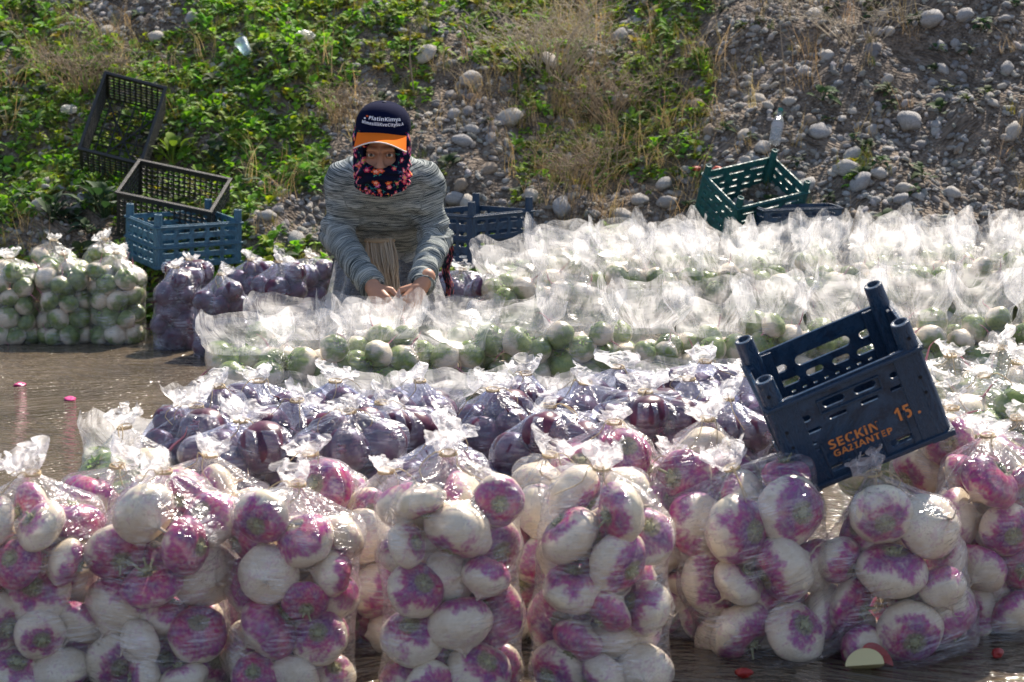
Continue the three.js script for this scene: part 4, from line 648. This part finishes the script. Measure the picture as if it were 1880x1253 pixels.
  for (const s of sock) { const e = new THREE.SphereGeometry(0.0118, 18, 14), c = toHead(s.x * 0.99, s.y, s.z - 0.0135); e.translate(c.x, c.y, c.z); mesh('eye', e, eyeW, T); const i = new THREE.SphereGeometry(0.0058, 14, 10); i.scale(1, 1, 0.45); const ic = toHead(s.x * 0.99, s.y + 0.0015, s.z - 0.0022); i.translate(ic.x, ic.y, ic.z); mesh('iris', i, iris, T);
    const b = [-0.018, -0.006, 0.007, 0.018].map((x, k) => toHead(s.x + x, 0.0205 + [0, 0.003, 0.003, -0.001][s.x < 0 ? k : 3 - k], 0.0865 - Math.abs(s.x + x) * 0.24)); mesh('eyebrow', tube(b, 0.0026, 0.0018, 8, 5), iris, T);
    const l = [-0.016, -0.006, 0.006, 0.016].map((x, k) => toHead(s.x + x, 0.0085 - Math.abs(x) * 0.25, 0.0845 - Math.abs(s.x + x) * 0.16)); mesh('eyelid', tube(l, 0.0026, 0.0026, 8, 6), lid, T); for (const up of [1, -1]) { const q = new THREE.SphereGeometry(0.0127, 18, 8, 0, 6.2832, 0, up > 0 ? 1.22 : 1.1); if (up < 0) q.rotateX(Math.PI); q.rotateX(up > 0 ? 0.16 : -0.1); q.translate(c.x, c.y, c.z); mesh('eyelid', q, skin, T); } }
  // sweater
  const melange = tex(512, 512, (u, v) => { const a = tile(u, v, 3, 4, 3, 70), b = tile(u, v, 9, 3, 8, 130), c = tile(u, v, 5, 3, 1, 8); const k = clamp(0.47 + a * 1.9 + b * 1.3 + c * 0.3, 0, 1); return mix3([0.034, 0.048, 0.054], [0.44, 0.47, 0.45], k * k * (3 - 2 * k)); }, true);
  const knit = tex(256, 256, (u, v) => 0.5 + tile(u, v, 12, 3, 4, 90) * 0.8, false);
  const sw = union([...limbs(0.014), ...trunk(0.017)], 0.035), bones = [[L.shL, L.elL], [L.elL, L.wrL], [L.shR, L.elR], [L.elR, L.wrR]];
  const hemN = L.waist.clone().sub(L.chest).normalize(), collar = L.neck.clone().add(V(0, 0.02, 0.02));
  const fold = (x, y, z) => { let d = 0; for (const [a, b, w, m] of [[L.shL, L.elL, 0.0075, 46], [L.elL, L.wrL, 0.008, 70], [L.shR, L.elR, 0.0075, 46], [L.elR, L.wrR, 0.008, 70]]) { const l2 = a.distanceToSquared(b), t = ((x - a.x) * (b.x - a.x) + (y - a.y) * (b.y - a.y) + (z - a.z) * (b.z - a.z)) / l2; if (t > -0.1 && t < 1.05) { const r = Math.hypot(x - lerp(a.x, b.x, t), y - lerp(a.y, b.y, t), z - lerp(a.z, b.z, t)); if (r < 0.1) d += w * Math.sin(t * Math.sqrt(l2) * m * 1.7 + 5 * N3(x * 9, y * 9, z * 9)) * smoothstep(t, -0.1, 0.75) * 0.6; } } return d + 0.014 * fbm(x * 9, y * 13, z * 9, 3); };
  const sweaterF = (x, y, z) => { let d = sw(x, y, z) + fold(x, y, z) * 1.25; const h = (x - L.waist.x) * hemN.x + (y - L.waist.y) * hemN.y + (z - L.waist.z) * hemN.z; const t = Math.min(Math.hypot(x - L.wrL.x, y - L.wrL.y, z - L.wrL.z), Math.hypot(x - L.wrR.x, y - L.wrR.y, z - L.wrR.z)); if (t > 0.16 && Math.abs(x - L.waist.x) < 0.2) d = Math.max(d, h - 0.02); for (const [w, e] of [[L.wrL, L.elL], [L.wrR, L.elR]]) { const l = w.distanceTo(e), c = ((x - w.x) * (w.x - e.x) + (y - w.y) * (w.y - e.y) + (z - w.z) * (w.z - e.z)) / l; if (Math.hypot(x - w.x, y - w.y, z - w.z) < 0.09) d = Math.max(d, c + 0.012); } return Math.max(d, 0.058 - Math.hypot(x - collar.x, (y - collar.y) * 0.9, z - collar.z)); };
  const swUV = (x, y, z) => { let best = 0.075, uv = [x * 4.5, y * 6.4 + z * 2.4]; for (const [a, b] of bones) { const l2 = a.distanceToSquared(b), t = clamp(((x - a.x) * (b.x - a.x) + (y - a.y) * (b.y - a.y) + (z - a.z) * (b.z - a.z)) / l2, 0, 1), d = Math.hypot(x - lerp(a.x, b.x, t), y - lerp(a.y, b.y, t), z - lerp(a.z, b.z, t)); if (d < best) { best = d; uv = [(x * 0.9 + z * 0.5) * 4.5, t * Math.sqrt(l2) * 6.4 + 0.31 + (x - L.neck.x) * 0.8]; } } return uv; };
  mesh('sweater', nets(sweaterF, V(-0.38, 0.34, -0.22), V(0.38, 1.0, 0.75), 0.0068, swUV), cloth([1, 1, 1], { map: melange, bumpMap: knit, bumpScale: 0.0022, side: THREE.FrontSide }), T);
  mesh('trousers', nets((x, y, z) => Math.max(union(legs(0.014), 0.03)(x, y, z) + 0.01 * fbm(x * 12, y * 10, z * 12, 2), y - L.waist.y - 0.02), V(-0.34, 0.05, -0.2), V(0.36, 0.75, 0.5), 0.012), std([0.016, 0.02, 0.03], 0.9, { side: THREE.FrontSide }), T);
  const boot = std([0.02, 0.02, 0.022], 0.5); for (const a of [ankL, ankR]) mesh('boot', nets(union([capsule(add(a, 0, 0.16, 0.03), a, 0.055, 0.05), capsule(a, V(a.x * 1.05, 0.036, 0.18), 0.052, 0.042)], 0.03), V(a.x - 0.1, -0.03, -0.09), V(a.x + 0.1, 0.3, 0.26), 0.012), boot, T);
  // flowered scarf: over the head, round the face and across nose and neck
  const flower = (() => { const c = document.createElement('canvas'); c.width = c.height = 512; const x = c.getContext('2d'); x.fillStyle = '#12162c'; x.fillRect(0, 0, 512, 512); seed(77);
    const blob = (cx, cy, r, n, col) => { for (const ox of [-512, 0, 512]) for (const oy of [-512, 0, 512]) { x.fillStyle = col; for (let k = 0; k < n; k++) { const a = k / n * 6.28; x.beginPath(); x.ellipse(cx + ox + Math.cos(a) * r * 0.55, cy + oy + Math.sin(a) * r * 0.55, r * 0.5, r * 0.34, a, 0, 7); x.fill(); } } };
    for (let i = 0; i < 130; i++) blob(rr(0, 512), rr(0, 512), rr(7, 15), 3, ['#2b6f78', '#3f8f7f', '#24507a', '#5d7a3a', '#20324f'][i % 5]);
    for (let i = 0; i < 85; i++) { const cx = rr(0, 512), cy = rr(0, 512), r = rr(11, 25); blob(cx, cy, r, 6, ['#c43a55', '#d9667a', '#a82748', '#c85a34', '#b04a86'][i % 5]); blob(cx, cy, r * 0.55, 5, ['#ecb0b4', '#e8a070', '#e57f95'][i % 3]); blob(cx, cy, r * 0.22, 4, '#e6c24a'); }
    const t = new THREE.CanvasTexture(c); t.colorSpace = THREE.SRGBColorSpace; t.wrapS = t.wrapT = THREE.RepeatWrapping; return t; })();
  const wrap = union([ellipsoid(V(0, 0.02, -0.012), V(0.093, 0.128, 0.108)), ellipsoid(V(0, -0.055, 0.02), V(0.08, 0.06, 0.092)), ellipsoid(V(0, -0.1, -0.012), V(0.085, 0.05, 0.09)), capsule(V(-0.03, -0.055, 0.083), V(0.03, -0.055, 0.083), 0.03, 0.03)], 0.02);
  const scarfF = (x, y, z) => { const fo = 0.0045 * Math.sin((y * 1.0 + 0.45 * Math.abs(x) + 0.25 * z) * 190 + 4 * N3(x * 12, y * 9, z * 12)) * smoothstep(-y, 0.0, 0.05) + 0.006 * N3(x * 18, y * 16, z * 18); let d = wrap(x, y, z) + fo; const open = ellipsoid(V(0, 0.006, 0.105), V(0.06, 0.047, 0.075))(x, y, z), nosecut = -y - 0.037 + 0.12 * x * x * 10; return Math.max(d, -Math.max(open, nosecut)); };
  const scG = nets(scarfF, V(-0.125, -0.17, -0.14), V(0.125, 0.13, 0.14), 0.0042, (x, y, z) => [Math.atan2(x, z) / 6.2832 * 2.4, y * 4.2 + 0.3]); scG.scale(1.09, 1, 1.02); scG.rotateX(HP); scG.translate(head.x, head.y, head.z);
  mesh('scarf', scG, cloth([1, 1, 1], { map: flower, bumpMap: knit, bumpScale: 0.001, side: THREE.FrontSide }), T);
  const tail = grid(12, 14, (u, v) => { const q = p(822, 470, 7.0).sub(origin); return V(q.x + (u - 0.5) * 0.03 + 0.008 * Math.sin(v * 9), q.y + 0.05 - v * 0.2, q.z + 0.01 * Math.sin(u * 7 + v * 4)); }); mesh('sash_end', tail, std([1, 1, 1], 0.85, { map: flower }), T);
  // cap: six-panel crown, curved brim
  const capTex = (() => { const c = document.createElement('canvas'); c.width = 1024; c.height = 512; const x = c.getContext('2d'); x.fillStyle = '#0b112e'; x.fillRect(0, 0, 1024, 512);
    x.strokeStyle = '#0d1128'; x.lineWidth = 3; for (let k = 0; k <= 6; k++) { x.beginPath(); x.moveTo(k * 1024 / 6 - 85, 0); x.lineTo(k * 1024 / 6 - 85, 512); x.stroke(); }
    x.fillStyle = '#f0f0f4'; x.font = 'bold 62px sans-serif'; x.textAlign = 'center'; x.save(); x.translate(512, 372); x.scale(0.62, 1); x.fillText('PlatinKimya', 34, 0); x.font = 'bold 46px sans-serif'; x.fillText('MimesilliKveCitySu.A', 10, 54); x.restore();
    x.fillStyle = '#e5602a'; x.beginPath(); x.arc(406, 336, 11, 0, 7); x.fill(); x.fillStyle = '#f0f0f4'; x.beginPath(); x.arc(392, 366, 10, 0, 7); x.fill();
    const t = new THREE.CanvasTexture(c); t.colorSpace = THREE.SRGBColorSpace; return t; })();
  const put = (g) => { g.rotateX(HP + 0.1); g.rotateZ(-0.07); g.translate(head.x, head.y, head.z); return g; };
  const cap = new THREE.Group(); cap.name = 'cap'; T.add(cap);
  const dome = grid(72, 26, (u, v) => { const ph = (u - 0.5) * 6.28318, el = v * Math.PI / 2, c = Math.pow(Math.cos(el), 0.8), seam = 1 - 0.012 * Math.pow(Math.abs(Math.cos(ph * 3)), 14), front = Math.max(0, Math.cos(ph)); const q = V(Math.sin(ph) * 0.0935 * c * seam, 0.084 + 0.084 * Math.pow(Math.sin(el), 0.92) + 0.012 * front * Math.sin(el * 2), -0.012 + Math.cos(ph) * 0.112 * c * seam); q.u = u; q.v = v; return q; }, true);
  mesh('crown', put(dome), cloth([1, 1, 1], { map: capTex, bumpMap: knit, bumpScale: 0.0006 }), cap);
  const brimF = (off) => (u, v) => { const a = (u - 0.5) * 2.15, r0 = 1, l = 0.068 * Math.pow(Math.cos(a * 0.68), 0.55) * v; const x = Math.sin(a) * 0.094 * (1 + 0.06 * v), z = -0.012 + Math.cos(a) * 0.113 + l; return V(x, 0.09 - 0.012 * v - 9.0 * x * x * (0.3 + v * 0.35) + off, z); };
  const bt = brimF(0.002), bb = brimF(-0.002); const edge = grid(40, 1, (u, v) => (v ? bt(u, 1) : bb(u, 1)));
  mesh('brim', put(join([grid(40, 12, bt), edge])), cloth([0.85, 0.17, 0.015]), cap);
  mesh('brim_underside', put(grid(40, 12, bb)), std([0.012, 0.016, 0.04], 0.8), cap);
  mesh('brim_piping', put(tube(Array.from({ length: 25 }, (_, i) => brimF(0.0005)(i / 24, 1.0)), 0.0022, 0.0022, 60, 6)), std([0.8, 0.78, 0.75], 0.7), cap);
  mesh('button', put(new THREE.SphereGeometry(0.008, 12, 8).scale(1, 0.5, 1).translate(0, 0.169, -0.012)), std([0.012, 0.016, 0.04], 0.8), cap);
  // clear plastic apron hanging round the hips
  const wx = L.waist, apron = grid(60, 40, (u, v) => { const a = lerp(-2.5, 2.5, u), fl = 0.15 + 0.075 * v + 0.018 * Math.sin(a * 9 + v * 2) * (0.3 + v) + 0.01 * N3(a * 3, v * 4, 1); const q = V(wx.x + Math.sin(a) * fl * 1.12, wx.y + 0.0 - v * (wx.y - 0.1), wx.z - 0.02 + Math.cos(a) * fl * (0.95 + 0.6 * Math.sin(v * 3.1)) * 0.85 + 0.05 * v); q.u = a * 0.5; q.v = v * 1.4; return q; });
  mesh('clear_apron', apron, FILM.open, T);
  // raffia ties tucked at the waist
  const R = thing('raffia_bundle', 'bundle of straw-coloured raffia ties hanging from the worker\'s waist', 'raffia', p(697, 442, 6.82)); seed(88);
  const strands = [[], [], []]; const dn = p(722, 562, 6.72).sub(p(697, 442, 6.82));
  for (let i = 0; i < 130; i++) { const x = rr(-1, 1), z = rr(-1, 1), s = V(x * 0.048, rr(-0.004, 0.01), z * 0.014), e = dn.clone().multiplyScalar(rr(0.8, 1.06)).add(V(x * 0.03 + rr(-0.012, 0.012), 0, z * 0.02)); strands[i % 3].push(tube([s, s.clone().lerp(e, 0.35).add(V(rr(-0.006, 0.006) + x * 0.012, 0, 0.025 + z * 0.006)), s.clone().lerp(e, 0.7).add(V(rr(-0.008, 0.008), 0, 0.018)), e], 0.0017, 0.0015, 9, 4)); }
  strands.forEach((l, i) => { mesh('strands', mergeGeometries(l), std([[0.68, 0.53, 0.37], [0.56, 0.42, 0.28], [0.74, 0.61, 0.45]][i], 0.75), R).userData.kind = 'stuff'; });
  mesh('knot', new THREE.TorusGeometry(0.045, 0.006, 8, 26).rotateX(Math.PI / 2).scale(1.1, 1.2, 0.5), std([0.42, 0.3, 0.18], 0.8), R);
}

// ------------------------------------------------------------------ small things
seed(99);
function scrap(name, label, cat, pos, size, mat, flat = 0.4, k = 1) { const g = new THREE.IcosahedronGeometry(1, 3), q = g.attributes.position; for (let i = 0; i < q.count; i++) { const v = V(q.getX(i), q.getY(i), q.getZ(i)), r = 1 + 0.35 * N3(v.x * 1.2 + k * 3, v.y * 1.2, v.z * 1.2); q.setXYZ(i, v.x * r, v.y * r * flat, v.z * r * 0.7); } g.computeVertexNormals(); const m = mesh(name, g, mat); m.position.copy(pos); m.scale.setScalar(size); m.rotation.y = k; return tag(m, label, cat); }
const red = std([0.28, 0.015, 0.012], 0.35), pink = std([0.6, 0.06, 0.22], 0.4);
scrap('vegetable_scrap', 'pink turnip peel floating on the brown water, left one', 'peel', onGround(36, 707, 0.003), 0.028, pink, 0.35, 1);
scrap('vegetable_scrap', 'pink turnip peel floating on the brown water, nearer the bags', 'peel', onGround(128, 733, 0.003), 0.03, pink, 0.3, 2);
scrap('vegetable_scrap', 'small red scrap on wet ground below the sixth front bag', 'scrap', onGround(1366, 1236, 0.012), 0.017, red, 0.6, 3);
scrap('vegetable_scrap', 'small red scrap on the wet ground at lower right', 'scrap', onGround(1832, 1200, 0.012), 0.016, red, 0.6, 4);
scrap('vegetable_scrap', 'orange-red scrap on the bank above the teal crate, right one', 'scrap', bankAt(1318, 322).add(V(0, 0.02, 0.02)), 0.035, std([0.6, 0.1, 0.06], 0.6), 0.5, 5);
scrap('vegetable_scrap', 'small red scrap on the bank above the teal crate, left one', 'scrap', bankAt(1277, 318).add(V(0, 0.02, 0.02)), 0.024, std([0.5, 0.06, 0.05], 0.6), 0.5, 6);
[[1588, 1222, 0.3, 'pale'], [1612, 1212, -0.5, 'red-fleshed']].forEach(([px, py, t, w]) => { // slices cut off turnips
  const s = thing('turnip_slice', `${w} turnip slice lying on the wet ground below the crate's bags`, 'turnip slice', onGround(px, py, 0.016)); s.rotation.set(2.3, t, 0.1); s.scale.setScalar(1.05);
  const R = 0.036, ang = 1.25, peel = new THREE.SphereGeometry(R, 16, 16, 0, ang); peel.rotateZ(Math.PI / 2); mesh('peel', peel, std(w === 'pale' ? [0.36, 0.4, 0.1] : [0.5, 0.22, 0.16], 0.45), s);
  for (const f of [0, ang]) { const cut = new THREE.CircleGeometry(R, 20, -Math.PI / 2, Math.PI); cut.rotateY(Math.PI + f); cut.rotateZ(Math.PI / 2); mesh('cut_face', cut, std(w === 'pale' ? [0.6, 0.52, 0.26] : [0.4, 0.06, 0.05], 0.4), s); }
});
{ // a crushed clear bottle on the stones, and windblown plastic
  const b = thing('plastic_bottle', 'empty clear plastic bottle lying on the stones above the teal crate', 'bottle', bankAt(1420, 275).add(V(0, 0.03, 0.03)));
  const clear = filmMat([0.9, 0.93, 0.95], 0.85, 0.29, 0.006), pts = [[0, 0], [0.03, 0], [0.033, 0.01], [0.031, 0.06], [0.033, 0.065], [0.033, 0.12], [0.026, 0.15], [0.012, 0.185], [0.012, 0.2]].map((q) => new THREE.Vector2(...q)); mesh('bottle_body', new THREE.LatheGeometry(pts, 24), clear, b); mesh('bottle_cap', new THREE.CylinderGeometry(0.014, 0.014, 0.018, 16).translate(0, 0.207, 0), std([0.02, 0.2, 0.16], 0.5), b); mesh('label_band', new THREE.CylinderGeometry(0.034, 0.034, 0.03, 24, 1, true).translate(0, 0.1, 0), std([0.45, 0.42, 0.4], 0.6), b);
  b.rotation.set(-0.5, 0.3, -0.25, 'ZXY'); b.scale.setScalar(0.9);
  const cup = thing('plastic_cup', 'small clear plastic cup lying in the green weeds', 'cup', bankAt(456, 108).add(V(0, 0.03, 0.04))); mesh('cup_wall', new THREE.LatheGeometry([[0, 0], [0.024, 0], [0.036, 0.085], [0.038, 0.086]].map((q) => new THREE.Vector2(...q)), 24), filmMat([0.7, 0.85, 0.95], 0.6, 0.4, 0.004), cup); cup.rotation.set(-0.6, 0, 0.5);
  const crump = (label, px, py, sz, k) => { const g = new THREE.IcosahedronGeometry(1, 5), q = g.attributes.position; for (let i = 0; i < q.count; i++) { const v = V(q.getX(i), q.getY(i), q.getZ(i)), r = 0.75 + 0.5 * Math.abs(N3(v.x * 2 + k, v.y * 2, v.z * 2)) + 0.3 * Math.abs(N3(v.x * 5, v.y * 5 + k, v.z * 5)); q.setXYZ(i, v.x * r * 1.3, v.y * r * 0.75, v.z * r * 0.8); } g.computeVertexNormals(); const m = mesh('plastic_litter', g, filmMat([0.85, 0.85, 0.84], 0.75, 0.6, 0.006)); m.position.copy(bankAt(px, py)).add(V(0, 0.03, 0.03)); m.scale.setScalar(sz); tag(m, label, 'litter'); };
  crump('crumpled clear plastic scrap on the bank near its top, left of the worker', 560, 78, 0.045, 2); crump('pale crumpled plastic scrap caught at the left end of the bank', 128, 212, 0.035, 5);
}
scene.updateMatrixWorld(true);
renderer.render(scene, camera);
